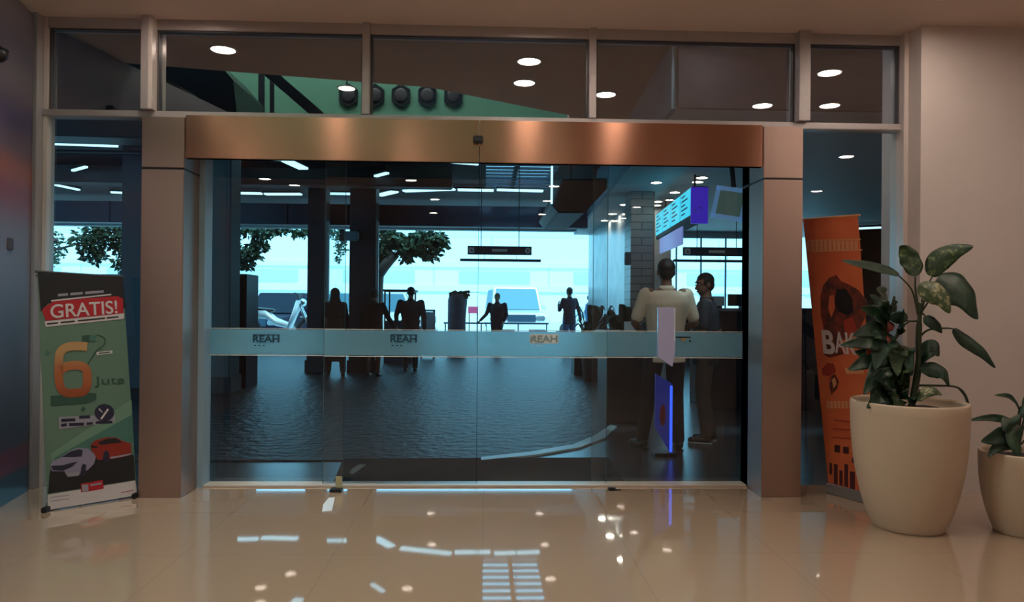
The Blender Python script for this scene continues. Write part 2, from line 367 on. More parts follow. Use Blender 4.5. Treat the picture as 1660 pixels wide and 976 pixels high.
leaf('door_1', 527, 775.4, YF+.02, [(660,'logod')])
leaf('door_2', 775.6, 985, YF+.02, [(887,'logow')])
rr = leaf('window_9', 962, 1226, YF+.08)
# lock box and lavender acrylic guard on the right pane
M['lav'] = mat('lavender acrylic', (.50,.50,.80), .25, coat=.5)
a = P(1066,498,YF); b = P(1093,590,YF)
t = thing('door_guard', ((a.x+b.x)/2,YF,b.z), 'lavender white acrylic guard standing over the frosted band before the man in cream', 'guard')
bm = BM(); prism(bm, [(a.x,YF-.03,a.z),(b.x,YF-.03,a.z),(b.x,YF-.03,b.z+.09),(b.x-.02,YF-.03,b.z-.02),(a.x,YF-.03,b.z+.05)], (0,.05,0)); obj('panel', bm, 'lav', t, bev=.004)
M['lavl'] = mat('pale acrylic edge', (.75,.82,.98), .2)
bm = BM(); box(bm, (b.x-.012,YF-.034,P(0,545,YF).z+.0), (b.x-.003,YF-.029,a.z-.01)); obj('bright_edge', bm, 'lavl', t)
c = P(1107,550,YF+.05); t = thing('door_lock', (c.x,YF+.05,c.z), 'small brass and black lock on the frosted band beside the guard', 'lock')
M['brass'] = mat('dull brass', (.55,.45,.3), .4, metal=.7)
bm = BM(); box(bm, (c.x-.02,YF+.03,c.z-.014), (c.x+.02,YF+.05,c.z+.014), bev=.003); obj('body', bm, 'brass', t)
bm = BM(); box(bm, (c.x-.055,YF+.032,c.z+.010), (c.x+.055,YF+.05,c.z+.020)); ball(bm, (c.x+.05,YF+.035,c.z-.012), .008); obj('latch', bm, 'black', t)
# floor guides
M['beige'] = mat('yellow beige plastic', (.42,.36,.2), .5)
c = FL(546,796); t = thing('floor_guide', (c.x,c.y,0), 'black floor guide with a yellow beige top at the left door leaf', 'guide')
bm = BM(); box(bm, (c.x-.045,c.y-.05,0), (c.x+.04,c.y+.03,.022), bev=.005); obj('base', bm, 'black', t)
bm = BM(); box(bm, (c.x-.01,c.y+.0,.022), (c.x+.035,c.y+.02,.10), bev=.003); obj('post', bm, 'beige', t)
c = FL(993,795); bm = BM(); box(bm, (c.x-.035,c.y-.02,0), (c.x+.02,c.y+.02,.022), bev=.006); box(bm, (c.x+.01,c.y-.006,0), (c.x+.06,c.y+.008,.008))
obj('floor_guide', bm, 'black', label='small black floor guide at the foot of the right door leaf', cat='guide')
c = FL(533,827); M['whitepatch'] = mat('bluish white patch', (.72,.76,.82), .5)
bm = BM(); prism(bm, [(FL(522,830).x,FL(522,830).y,.001),(FL(538,829).x,FL(538,829).y,.001),(FL(543,807).x,FL(543,807).y,.001),(FL(533,808).x,FL(533,808).y,.001),(FL(524,819).x,FL(524,819).y,.001)], (0,0,.004)); obj('white_patch', bm, 'whitepatch', label='flat bluish white patch on the beige floor before the left guide', cat='card')  # thin bluish white shape laid flat on the floor

# ---------------- interior downlights (their mirror images show in the glass)
def lampobj(x, y, z, r, m, label, grp, cat='downlight'):
    t = thing('downlight', (x,y,z), label, cat, grp)
    bm = BM(); lathe(bm, [(r*1.18,0),(r*1.18,-.012),(r*1.0,-.014),(r*1.0,0)], (x,y,z), 32); obj('rim', bm, 'rim', t, smooth=False)
    bm = BM(); lathe(bm, [(r,-.006),(r,-.001)], (x,y,z), 32); obj('diffuser', bm, m, t); return t
spots = []
def yproj(p):
    v = Vector(p)-CAMP; return CY-FPX*v.dot(UP)/v.dot(FW)
for px, py, g in ((362,70,1),(858,80,1),(850,133,1),(982,152,1),(1236,170,1),(1345,91,1),(1345,170,1),(1372,253,1),(475,298,0),(195,268,0),(705,323,0),(670,272,0),(425,277,0)):
    p = Z(px, py, HZ); y_ = 2*GP-p.y
    while y_ > 4 and yproj((p.x, y_, HZ)) > -15: y_ -= .01
    spots.append((p.x*(2*GP-y_)/p.y, y_))
for px, py in ((418,960),(660,957),(1008,825),(698,834),(875,834),(1030,868),(1085,897),(883,885),(893,941),(1322,935)):
    d = ray(px, py); t_ = (-HZ-HC)/d.z; p = CAMP+d*t_; spots.append((p.x, 2*YF-p.y))
spots += [(3.6,2.6),(4.6,.2),(5.2,3.4)]
first = None; placed = []
inv = []
for x, y in spots:
    if any(math.hypot(x-a, y-b) < .28 for a, b in placed) or (y < .9 and y > .6): continue
    if x < 1.1 and .8 < y < 4.0 and not (x > -.4 and y > 3.5): continue
    if y < -8.2 or abs(x) > 7: continue
    placed.append((x, y)); lb = 'round warm downlight in the beige hall ceiling above and behind the viewer'
    if first is None: first = lampobj(x, y, HZ, .095, 'lamp', lb, 'round downlights in the hall ceiling')
    else: dup(first, (x, y, HZ), lb)
# pendant in the opening, upper floor furniture seen in the transom reflections
def MR(px, py, Yr):      # point at real depth Yr whose mirror image shows at px,py
    p = P(px, py, 2*GP-Yr); return Vector((p.x, Yr, p.z))
p = MR(562,142,2.6); lampobj(p.x, p.y, p.z, .09, 'lamp', 'round warm lamp hung in the opening to the upper floor', None, 'lamp')
bm = BM(); tube(bm, [(p.x,p.y,p.z+.02),(p.x,p.y,6.9)], .008); obj('lamp_rod', bm, 'black', label='thin black rod holding the lamp in the ceiling opening', cat='rod')
M['hex'] = mat('dark hexagon panel', (.03,.035,.04), .35, var=.4, scale=3)
for k, px in enumerate((565,608,650,693,735)):
    c = MR(px,155,.80); r = .145
    bm = BM(); prism(bm, [(c.x+r*math.cos(math.pi/6+i*math.pi/3),.78,c.z+r*1.15*math.sin(math.pi/6+i*math.pi/3)) for i in range(6)], (0,.035,0))
    t = thing('wall_panel', (c.x,.78,c.z), 'dark hexagonal panel on the green upper floor wall', 'panel', 'hexagon panels on the green upper wall')
    obj('frame', bm, 'hex', t)
    bm = BM(); ball(bm, (c.x,.82,c.z), (.09,.02,.1)); obj('boss', bm, 'alud', t, smooth=True)
def beam(a, b, w_, m, name, label, cat):
    bm = BM(); a = Vector(a); b = Vector(b); d = b-a; R = d.to_track_quat('X','Z').to_matrix(); vs = box(bm, (-d.length/2,-w_/2,-w_/2), (d.length/2,w_/2,w_/2), bev=.01)
    for v in bm.verts: v.co = R @ v.co + (a+b)/2
    return obj(name, bm, m, label=label, cat=cat)
beam(MR(410,95,2.2), MR(520,190,2.2), .12, 'dark', 'diagonal_strut', 'dark diagonal strut crossing the opening to the green upper floor', 'strut')
beam(MR(424,118,1.35), MR(424,190,1.35), .07, 'dark', 'strut_post', 'dark post of the upper floor rail beside the diagonal strut', 'post')
beam(MR(441,112,1.6), MR(441,190,1.6), .05, 'dark', 'strut_post', 'second thinner dark post of the upper floor rail', 'post')
M['esc'] = mat('black escalator cladding', (.02,.02,.025), .35)
bm = BM(); q = [MR(255,88,2.9), MR(345,92,2.9), MR(378,130,2.9), MR(385,195,2.9), MR(340,195,2.9), MR(318,155,2.9), MR(275,130,2.9), MR(252,135,2.9)]
prism(bm, q, (0,-1.1,0)); t = thing('escalator', q[3], 'black clad escalator underside in the opening at the left', 'escalator'); obj('truss', bm, 'esc', t)
bm = BM(); q2 = [MR(60,90,3.6), MR(235,92,3.6), MR(235,178,3.6), MR(60,178,3.6)]; prism(bm, q2, (0,-.4,0)); obj('landing', bm, 'esc', t)
# added light panel, out of view, to brighten the green upper wall
bm = BM(); box(bm, (-4.6,1.7,6.85), (.6,2.7,6.899)); M['upfill'] = mat('added upper floor fill light', (1,1,1), .5, emit=(.9,1,.95), es=18)
obj('added_light_panel', bm, 'upfill', label='added unseen light panel on the upper floor ceiling', cat='added light')

# ---------------- left steel clad wall, blurred reflections painted as bands, with dome camera
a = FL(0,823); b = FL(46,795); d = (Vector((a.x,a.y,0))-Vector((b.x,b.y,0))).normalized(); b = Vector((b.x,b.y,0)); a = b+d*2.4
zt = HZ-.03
M['cladrefl'] = bandmat('steel cladding with painted reflections', [(0,(.01,.008,.012)),(.05,(.012,.01,.013)),(.06,(.16,.012,.018)),(.10,(.15,.012,.02)),(.11,(.06,.03,.035)),(.30,(.10,.055,.06)),(.53,(.17,.09,.10)),(.61,(.22,.035,.04)),(.66,(.30,.08,.04)),(.71,(.13,.07,.09)),(.76,(.07,.04,.10)),(.84,(.16,.12,.16)),(.90,(.12,.10,.14)),(1,(.24,.21,.24))], lo=0, hi=zt, rough=.4, coat=0)
t = thing('cladding_wall', (b.x,b.y,0), 'steel clad wall at the far left, reflections painted as grey, purple and red bands', 'display')  # steel cladding, not a display; the bands are painted reflections
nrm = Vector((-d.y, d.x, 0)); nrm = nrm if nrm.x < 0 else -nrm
bm = BM(); hexa(bm, [b,a,a+nrm*.08,b+nrm*.08]+[q+Vector((0,0,zt)) for q in (b,a,a+nrm*.08,b+nrm*.08)]); obj('panel', bm, 'cladrefl', t)
c = b+d*.36; pz = 1.68
bm = BM(); box(bm, (c.x-.005,c.y-.03,pz), (c.x+.012,c.y+.03,pz+.08), bev=.004); obj('switch_plate', bm, mat('grey plate', (.08,.06,.07), .5), t)
d0 = ray(4,88); # dome camera on the clad wall
cc = P(-4,88,4.82)
t = thing('dome_camera', cc, 'black dome camera near the top of the clad wall', 'camera')
bm = BM(); ball(bm, cc, (.06,.06,.05)); obj('dome', bm, 'black', t, smooth=True)
bm = BM(); box(bm, (cc.x-.08,cc.y-.05,cc.z+.02), (cc.x+.05,cc.y+.05,cc.z+.045), bev=.01); obj('mount', bm, 'dark', t)
#@@OUTSIDE
# ================================================================== OUTSIDE, UNDER THE CANOPY
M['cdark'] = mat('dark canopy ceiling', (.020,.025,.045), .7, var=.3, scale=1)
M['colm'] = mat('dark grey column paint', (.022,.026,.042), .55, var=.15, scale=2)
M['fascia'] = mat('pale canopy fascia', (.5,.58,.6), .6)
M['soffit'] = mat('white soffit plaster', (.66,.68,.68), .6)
M['teal'] = mat('teal blue side fascia', (.10,.27,.36), .5, var=.1, scale=1)
ZC = 3.72; ZS = 3.12; XS = 1.52
# canopy ceiling (with a slatted opening), beam, pale edge
sl0, sl1 = Z(790,268,ZC), Z(898,312,ZC); LX0, LX1, LY0, LY1 = .0, 1.25, sl1.y-3.0, sl1.y
LY1 = Z(850,309,ZC).y; LY0 = Z(850,266,ZC).y
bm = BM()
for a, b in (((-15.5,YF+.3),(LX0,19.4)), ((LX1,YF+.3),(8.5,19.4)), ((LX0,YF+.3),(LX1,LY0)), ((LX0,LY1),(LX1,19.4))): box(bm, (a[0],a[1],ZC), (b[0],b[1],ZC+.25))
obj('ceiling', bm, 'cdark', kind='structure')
YB = 15.0
zb_ = (P(400,366,YB).z+P(900,363,YB).z)/2-.02; 
bm = BM(); box(bm, (-15.4,YB,zb_), (2.08,YB+.3,zb_+.42)); 
for x in (-11,-7.5,-4.0,-.9): box(bm, (x,YB-.02,zb_), (x+.03,YB+.0,zb_+.42))
obj('beam', bm, 'navy', label='long dark blue beam across the canopy above the bright opening', cat='beam')
bm = BM(); box(bm, (-15.4,YB+2.3,zb_+.16), (2.14,YB+2.55,zb_+.44)); obj('fascia_edge', bm, 'fascia', label='pale fascia strip behind the dark blue beam', cat='fascia')
# louvre slats, below the slatted opening
t = thing('ceiling_grille', ((LX0+LX1)/2,(LY0+LY1)/2,ZC), 'slatted skylight grille glowing between dark bars over the entrance', 'grille')
for k in range(9):
    y = LY0+(LY1-LY0)*(k+.5)/9; bm = BM(); box(bm, (LX0,y-.07,ZC-.0), (LX1,y+.07,ZC+.03)); obj('slat', bm, 'navy', t)
bm = BM(); xm_ = .50; box(bm, (xm_,LY0,ZC+.035), (xm_+.08,LY1,ZC+.07)); obj('divider', bm, 'dark', t)
# linear strip lights and skylight streaks: (pixel a, pixel b, width, height)
def strip(pa, pb, z, w_, label, m='strip', grp=None):
    a = Z(*pa, z); b = Z(*pb, z); d = (b-a); L = d.length; R = Matrix.Rotation(math.atan2(d.y,d.x),3,'Z'); c = (a+b)/2
    t = thing('strip_light', c, label, 'strip light', grp)
    bm = BM(); vs = box(bm, (-L/2,-w_/2,0), (L/2,w_/2,.03))
    for v in vs: v.co = R @ v.co + c
    obj('diffuser', bm, m, t)
    bm = BM(); vs = box(bm, (-L/2-.02,-w_/2-.02,.03), (L/2+.02,w_/2+.02,.07)); 
    for v in vs: v.co = R @ v.co + c
    obj('tray', bm, 'dark', t)
    zt_ = ZS if pa[1] > 350 else ZC
    for s_ in (-.4,.4):
        bm = BM(); q = c + R @ Vector((L*s_,0,0)); tube(bm, [(q.x,q.y,z+.06),(q.x,q.y,zt_)], .006); obj('rod', bm, 'dark', t)
G1 = 'cool strip lights under the canopy'
for pa, pb, w_, lb in (((372,314),(424,315),.16,'cool strip light above the beam next to the wide left column'),((430,316),(488,316),.16,'cool strip light between the wide and the narrow left columns'),
    ((528,315),(600,316),.14,'cool strip light above the beam just right of the narrow column'),((655,311),(736,308),.16,'long cool strip light above the beam left of the door joint'),((742,309),(800,310),.16,'cool strip light above the beam right of the door joint'),((806,309),(880,311),.14,'cool strip light under the slatted grille'),
    ((614,318),(640,312),.18,'short slanted cool strip light above the dark column'),((404,258),(455,260),.10,'cool strip light touching the header at its left end'),((464,262),(492,275),.16,'slanted blue strip light left of the warm lamps under the header'),
    ((609,287),(628,282),.07,'tiny broken strip light in the middle of the dark canopy'),((80,234),(190,238),.09,'long cool strip light seen high in the left side window'),((80,215),(118,232),.12,'slanted cool strip light at the top left of the left side window'),
    ((80,299),(128,309),.06,'thin slanted strip light low in the left side window'),((180,313),(204,314),.09,'short strip light low at the right of the left side window'),((118,278),(140,272),.05,'small strip light in the middle of the left side window'),((700,262),(775,268),.05,'thin strip light under the header left of the door joint'),
    ((1408,268),(1447,266),.10,'cool strip light seen in the right side window'),((1310,300),(1345,293),.05,'thin strip light low in the right side window'),((1385,372),(1428,370),.12,'wide cool strip light behind the orange banner')):
    strip(pa, pb, 3.0 if pa[1] > 350 else ZC-.16 if pa[1] < 300 else ZC-.10, w_, lb, 'strip', G1)
# ducts
def duct(pts, w_, h_, m, label, name='air_duct'):
    bm = BM(); 
    for a, b in zip(pts, pts[1:]):
        a = Vector(a); b = Vector(b); d = b-a; R = d.to_track_quat('X','Z').to_matrix(); L = d.length
        vs = box(bm, (-L/2,-w_/2,-h_/2), (L/2,w_/2,h_/2), bev=.02)
        for v in vs: v.co = R @ v.co + (a+b)/2
    return obj(name, bm, m, label=label, cat='duct')
M['duct'] = mat('dark duct metal', (.018,.024,.034), .5, metal=.2, var=.2, scale=3)
duct([(-13,9.2,ZC-.16),(-1.0,10.0,ZC-.16)], .5, .3, 'duct', 'dark air duct running across the canopy ceiling at the left')
duct([(-13,13.3,ZC-.16),(-.6,13.3,ZC-.16)], .35, .3, 'duct', 'second dark air duct parallel to the beam')
bm = BM(); q = [P(912,290,9.5),P(985,288,9.5),P(985,305,9.5),P(948,345,9.5),P(905,345,9.5),P(893,330,9.5)]
prism(bm, q, (0,2.2,.0)); t = thing('air_unit', q[4], 'dark angular air conditioning unit hanging left of the white soffit', 'air unit'); obj('casing', bm, 'duct', t, bev=.02)
bm = BM(); tube(bm, [P(925,292,10),(P(925,292,10).x,10,ZC)], .02); tube(bm, [P(965,290,10),(P(965,290,10).x,10,ZC)], .02); obj('hanger', bm, 'dark', t)
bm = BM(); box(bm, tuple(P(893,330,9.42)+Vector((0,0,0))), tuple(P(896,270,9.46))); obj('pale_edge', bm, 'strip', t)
# pipes in front of the beam
bm = BM(); tube(bm, [(-9,11.2,3.55),(0.8,11.2,3.55)], .035); obj('ceiling_pipe', bm, 'duct', label='thin dark pipe under the canopy ceiling across the whole opening', cat='pipe')
# warm small downlights under the canopy
for px, py, z, lb in ((424,278,ZC,'warm downlight under the canopy nearest the left end of the header'),(475,299,ZC,'warm downlight between the left columns under the canopy')): pass
# right soffit with its row of downlights
ZS = 3.12; XS = 1.52
SX_ = lambda y: 1.40+.0475*y
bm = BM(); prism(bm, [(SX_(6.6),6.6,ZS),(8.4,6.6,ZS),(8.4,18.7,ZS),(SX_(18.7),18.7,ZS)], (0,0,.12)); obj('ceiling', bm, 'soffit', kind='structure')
bm = BM(); prism(bm, [(SX_(6.6)-.05,6.6,ZS),(SX_(6.6),6.6,ZS),(SX_(18.7),18.7,ZS),(SX_(18.7)-.05,18.7,ZS)], (0,0,ZC-ZS)); obj('trim_%d'%tn, bm, 'teal', kind='structure'); tn += 1
bm = BM(); box(bm, (SX_(6.6),6.55,ZS+.0), (8.4,6.6,ZC)); obj('trim_%d'%tn, bm, 'cdark', kind='structure'); tn += 1
names = ('farthest from the doors','second farthest from the doors','middle of the row','second nearest to the doors','nearest to the doors')
M['lampfill'] = mat('added fill lamp', (1,1,1), .5, emit=(1,.84,.70), es=90)  # added lamps, hidden behind the header, to warm up the two men
for x_, y_, lb in ((.75,6.12,'added unseen fill lamp just outside the doors, left of the men'),(1.95,6.12,'added unseen fill lamp just outside the doors, right of the men')): lampobj(x_, y_, ZC, .085, 'lampfill', lb, 'added fill lamps outside the doors')
src = None
for (px, py), nm in zip(((980,357),(993,346),(1012,331),(1034,316),(1064,295)), names):
    p = Z(px, py, ZS); lb = 'round downlight in the white soffit row, '+nm
    if src is None: src = lampobj(p.x, p.y, ZS, .075, 'lampo', lb, 'downlights in the outdoor soffit')
    else: dup(src, (p.x,p.y,ZS), lb)
for (px, py), nm in zip(((1138,287),(1131,294),(1094,311),(1066,326),(1064,332)), ('above the purple sign end, nearest','above the purple sign end, second','above the middle of the cyan sign','above the far end of the cyan sign','farthest over the cyan sign')):
    p = Z(px, py, ZS); dup(src, (p.x,p.y,ZS), 'round downlight in the white soffit '+nm)
# columns
def column(pa, pb, Y, d, z1, label, m='colm', base=True):
    xa, xb = P(pa,450,Y).x, P(pb,450,Y).x; t = thing('column', ((xa+xb)/2,Y+d/2,0), label, 'column', 'dark columns under the canopy')
    bm = BM(); box(bm, (xa,Y,0), (xb,Y+d,z1), bev=.01); obj('shaft', bm, m, t)
    if base: bm = BM(); box(bm, (xa-.03,Y-.03,0), (xb+.03,Y+d+.03,.25), bev=.01); obj('plinth', bm, 'dark', t)
M['colg'] = mat('grey green column paint', (.085,.11,.12), .6, var=.1, scale=2)
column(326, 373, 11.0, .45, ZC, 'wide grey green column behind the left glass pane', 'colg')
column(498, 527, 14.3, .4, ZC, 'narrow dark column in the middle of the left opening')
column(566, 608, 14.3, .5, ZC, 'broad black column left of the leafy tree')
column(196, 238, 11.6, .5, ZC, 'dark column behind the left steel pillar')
bm = BM(); 
for px in (527.5,608.5): 
    x = P(px,450,14.3).x; box(bm, (x,14.32,0), (x+.05,14.4,zb_))
obj('column_edging', bm, 'fascia', label='pale edging strips on the right sides of the two dark columns', cat='trim')
# low dark wall left, under the left windows
bm = BM(); box(bm, (-15,15.0,0), (P(372,450,15).x,15.2,P(120,444,15).z)); obj('wall_low', bm, 'navy', kind='structure')
# tall locker next to the wide column
xa, xb = P(371,450,11.6).x, P(400,450,11.6).x; z1 = P(385,444,11.6).z
M['lock'] = mat('black violet cabinet', (.012,.008,.03), .35)
t = thing('locker', ((xa+xb)/2,11.9,0), 'tall black cabinet standing beside the wide grey green column', 'cabinet')
bm = BM(); box(bm, (xa-.25,11.6,0), (xb,12.2,z1), bev=.01); obj('body', bm, 'lock', t)
bm = BM(); box(bm, (xa-.22,11.585,.1), (xb-.03,11.6,z1-.05)); obj('door', bm, 'lock', t)
# marble wall, tile pillar
M['marble'] = mat('white veined marble', (.62,.68,.70), .25, var=.25, scale=2.2)
x0m = P(981,450,15.9).x
bm = BM(); box(bm, (x0m,13.2,0), (x0m+.75,15.9+2.6,ZS), bev=.01); obj('marble_wall', bm, 'marble', label='white marble clad wall block right of the bright opening', cat='wall block')
M['ptile'] = tilemat('pale stacked tile', (.42,.40,.36), (.36,.35,.32), (.10,.11,.11), .6, .12, .35, bump=.4, offset=.3, msize=.006, plane='xz')
xa, xb = P(1022,450,11.4).x, P(1058,450,11.4).x
t = thing('tile_pillar', ((xa+xb)/2,11.6,0), 'pale pillar of stacked horizontal tiles behind the man in cream', 'pillar')
bm = BM(); box(bm, (xa,11.4,0), (xb,11.9,ZS)); obj('shaft', bm, 'ptile', t)
M['tan'] = mat('tan pillar edge', (.35,.25,.15), .5)
bm = BM(); box(bm, (xb,11.42,0), (xb+.03,11.9,ZS)); obj('edging', bm, 'tan', t)
bm = BM(); c = P(1018,419,11.3); box(bm, (c.x-.04,11.3,c.z-.1), (c.x+.05,11.4,c.z+.1), bev=.01); obj('speaker_box', bm, 'colg', label='small grey box on the edge of the tile pillar', cat='box')
# far right window wall with pale frame behind the counter
Yw = 17.5; bm = BM()
zlow = P(1190,503,Yw).z; xr = P(1226,450,Yw).x
box(bm, (P(1058,450,Yw).x,Yw,0), (8.4,Yw+.15,zlow)); box(bm, (xr,Yw,0), (xr+.35,Yw+.15,ZS)); obj('wall_far', bm, 'colm', kind='structure')
bm = BM(); box(bm, (P(1058,450,Yw).x,Yw,P(1140,386,Yw).z), (xr,Yw+.12,ZS)); 
obj('trim_%d'%tn, bm, 'fascia', kind='structure'); tn += 1
bm = BM()
for px in (1096,1136,1176,1216): x = P(px,450,Yw).x; box(bm, (x,Yw+.02,zlow), (x+.03,Yw+.08,P(1140,386,Yw).z))
obj('trim_%d'%tn, bm, 'fascia', kind='structure'); tn += 1
bm = BM(); box(bm, (8.45,YF+.3,0), (8.45,18.2,ZC)); box(bm, (-15.6,YF+.1,0), (-15.4,15.2,ZC)); obj('wall_side', bm, 'colm', kind='structure')
bm = BM(); box(bm, (P(1296,450,9.5).x,9.5,0), (8.3,9.6,P(1350,500,9.5).z)); obj('wall_screen', bm, mat('dark maroon partition', (.035,.012,.02), .5), kind='structure')
# counters
M['count'] = mat('dark counter laminate', (.022,.02,.024), .35)
M['top'] = mat('grey stone counter top', (.25,.28,.3), .25)
def counter(pa, pb, Y, d, h, label):
    xa, xb = P(pa,450,Y).x, P(pb,450,Y).x; t = thing('counter', ((xa+xb)/2,Y+d/2,0), label, 'counter')
    bm = BM(); box(bm, (xa,Y,0), (xb,Y+d,h-.04), bev=.005); obj('body', bm, 'count', t)
    bm = BM(); box(bm, (xa-.03,Y-.03,h-.04), (xb+.03,Y+d+.03,h), bev=.006); obj('worktop', bm, 'top', t)
    return (xa+xb)/2, h
counter(985, 1052, 8.4, .7, P(1010,538,8.4).z, 'dark counter left of the man in cream')
counter(1150, 1236, 9.6, .9, P(1200,500,9.6).z, 'dark counter behind the man in navy')
counter(932, 984, 14.0, .5, .42, 'low dark bench under the marble wall')
# laptop-like white tray on the counter
M['tray'] = mat('white tray', (.6,.68,.68), .4)
hC = P(1010,538,8.4).z; a = P(1025,535,8.5)
t = thing('display_tray', (a.x,8.7,hC), 'small white sloping tray on the dark counter beside the man in cream', 'tray')
bm = BM(); prism(bm, [(a.x-.09,8.5,hC+.01),(a.x+.09,8.5,hC+.01),(a.x+.06,8.72,hC+.11),(a.x-.05,8.72,hC+.11)], (0,.01,-.008)); obj('face', bm, 'tray', t)
bm = BM(); box(bm, (a.x-.05,8.70,hC+.002), (a.x+.06,8.74,hC+.10)); obj('foot', bm, 'dark', t)
# things on the right counter
h2 = P(1200,500,9.6).z
for px, w_, hh, m, nm, lb in ((1163,.09,.13,'tray','till','pale till on the counter behind the man in navy'),(1206,.22,.16,'dark','monitor','black monitor on the right counter')):
    c = P(px,490,9.9); t = thing(nm, (c.x,9.9,h2), lb, nm)
    bm = BM(); box(bm, (c.x-w_,9.88,h2+.03), (c.x+w_,9.92,h2+.03+hh), bev=.006); obj('screen', bm, m, t)
    bm = BM(); box(bm, (c.x-.05,9.85,h2), (c.x+.05,9.97,h2+.03)); obj('stand', bm, 'dark', t)
# big hanging sign: cyan light box with purple end
M['cyan'] = mat('cyan lit menu panel', (.05,.3,.4), .3, emit=(.05,.62,.85), es=1.1)
M['purp'] = mat('purple lit sign end', (.05,.02,.3), .3, emit=(.045,.02,.42), es=.8)
M['lilac'] = mat('lilac lit panel', (.2,.2,.4), .3, emit=(.16,.20,.50), es=.9)
Yn, Yf_ = 9.6, 12.6
n0, n1 = P(1121,302,Yn), P(1121,353,Yn); f0, f1 = P(1064,330,Yf_), P(1064,379,Yf_); e0 = P(1147,304,Yn); e1 = P(1147,363,Yn)
t = thing('hanging_sign', ((n0.x+f0.x)/2,(Yn+Yf_)/2,n1.z-.1), 'long cyan lit menu sign with a purple end hanging over the counters', 'sign')
zt_ = n0.z; zb2 = n1.z; dep = Vector((e0.x-n0.x,0,0))
F = Vector((f0.x,Yf_,0)); N = Vector((n0.x,Yn,0))
bm = BM(); q = [F,N,N+dep,F+dep]; hexa(bm, [v+Vector((0,0,zb2-.02)) for v in q]+[v+Vector((0,0,zt_)) for v in q]); obj('casing', bm, 'dark', t)
dl = (N-F); off = Vector((-.012,-.004,0))
for k in range(4):
    a = F+dl*(k/4+.012)+off; b = F+dl*((k+1)/4-.012)+off
    bm = BM(); hexa(bm, [v+Vector((0,0,zb2+.04)) for v in (a,b,b-off,a-off)]+[v+Vector((0,0,zt_-.02)) for v in (a,b,b-off,a-off)]); pn = obj('menu_panel', bm, 'cyan', t)
    bm = BM()
    for j in range(5):
        zz = zt_-.08-j*.06; p0 = a+(b-a)*.12; p1 = a+(b-a)*(.75 if j % 2 else .5); hexa(bm, [v+Vector((0,0,zz)) for v in (p0+off*.4,p1+off*.4,p1,p0)]+[v+Vector((0,0,zz+.018)) for v in (p0+off*.4,p1+off*.4,p1,p0)])
    obj('menu_line', bm, 'logod', pn)
a = F+dl*.15+off; b = F+dl*.80+off
bm = BM(); hexa(bm, [v+Vector((0,0,zb2-.30)) for v in (a,b,b-off*2,a-off*2)]+[v+Vector((0,0,zb2-.05)) for v in (a,b,b-off*2,a-off*2)]); obj('lower_panel', bm, 'lilac', t)
bm = BM(); box(bm, (n0.x-.01,Yn-.03,e1.z), (e0.x,Yn,e0.z)); obj('end_panel', bm, 'purp', t)
bm = BM(); c = P(1133,340,Yn-.04); tube(bm, [(c.x-.05,Yn-.035,c.z+.02),(c.x-.05,Yn-.035,c.z-.03),(c.x-.02,Yn-.035,c.z-.03)], .006); tube(bm, [(c.x,Yn-.035,c.z+.03),(c.x+.05,Yn-.035,c.z+.03),(c.x+.02,Yn-.035,c.z-.03)], .006); obj('logo', bm, 'white', t)
bm = BM()
for q in (F+dl*.1+dep*.5, F+dl*.9+dep*.5): tube(bm, [(q.x,q.y,zt_),(q.x,q.y,ZS)], .015)
obj('hanger', bm, 'dark', t)
# angled television on a bracket
c = P(1184,330,8.6); t = thing('hanging_screen', c, 'tilted screen in a pale blue frame on a ceiling bracket at the right', 'screen')
M['pblue'] = mat('pale blue screen frame', (.25,.4,.6), .3, emit=(.15,.32,.6), es=.35)
M['scr'] = mat('dim screen', (.10,.12,.10), .2, emit=(.05,.09,.08), es=.6)
R = Matrix.Rotation(math.radians(-38),3,'Z') @ Matrix.Rotation(math.radians(12),3,'Y')
bm = BM(); fr = []
for a, b in (((-.2,-.02,-.19),(-.15,.02,.19)),((.15,-.02,-.19),(.2,.02,.19)),((-.2,-.02,.14),(.2,.02,.19)),((-.2,-.02,-.19),(.2,.02,-.14))):
    for v in box(bm, a, b): v.co = R @ v.co + c
obj('frame', bm, 'pblue', t)
bm = BM()
for v in box(bm, (-.15,-.01,-.14), (.15,.012,.14)): v.co = R @ v.co + c
obj('display', bm, 'scr', t)
bm = BM(); tube(bm, [c+R@Vector((0,0,.19)), (c.x,8.6,ZS)], .03); obj('bracket', bm, 'dark', t)
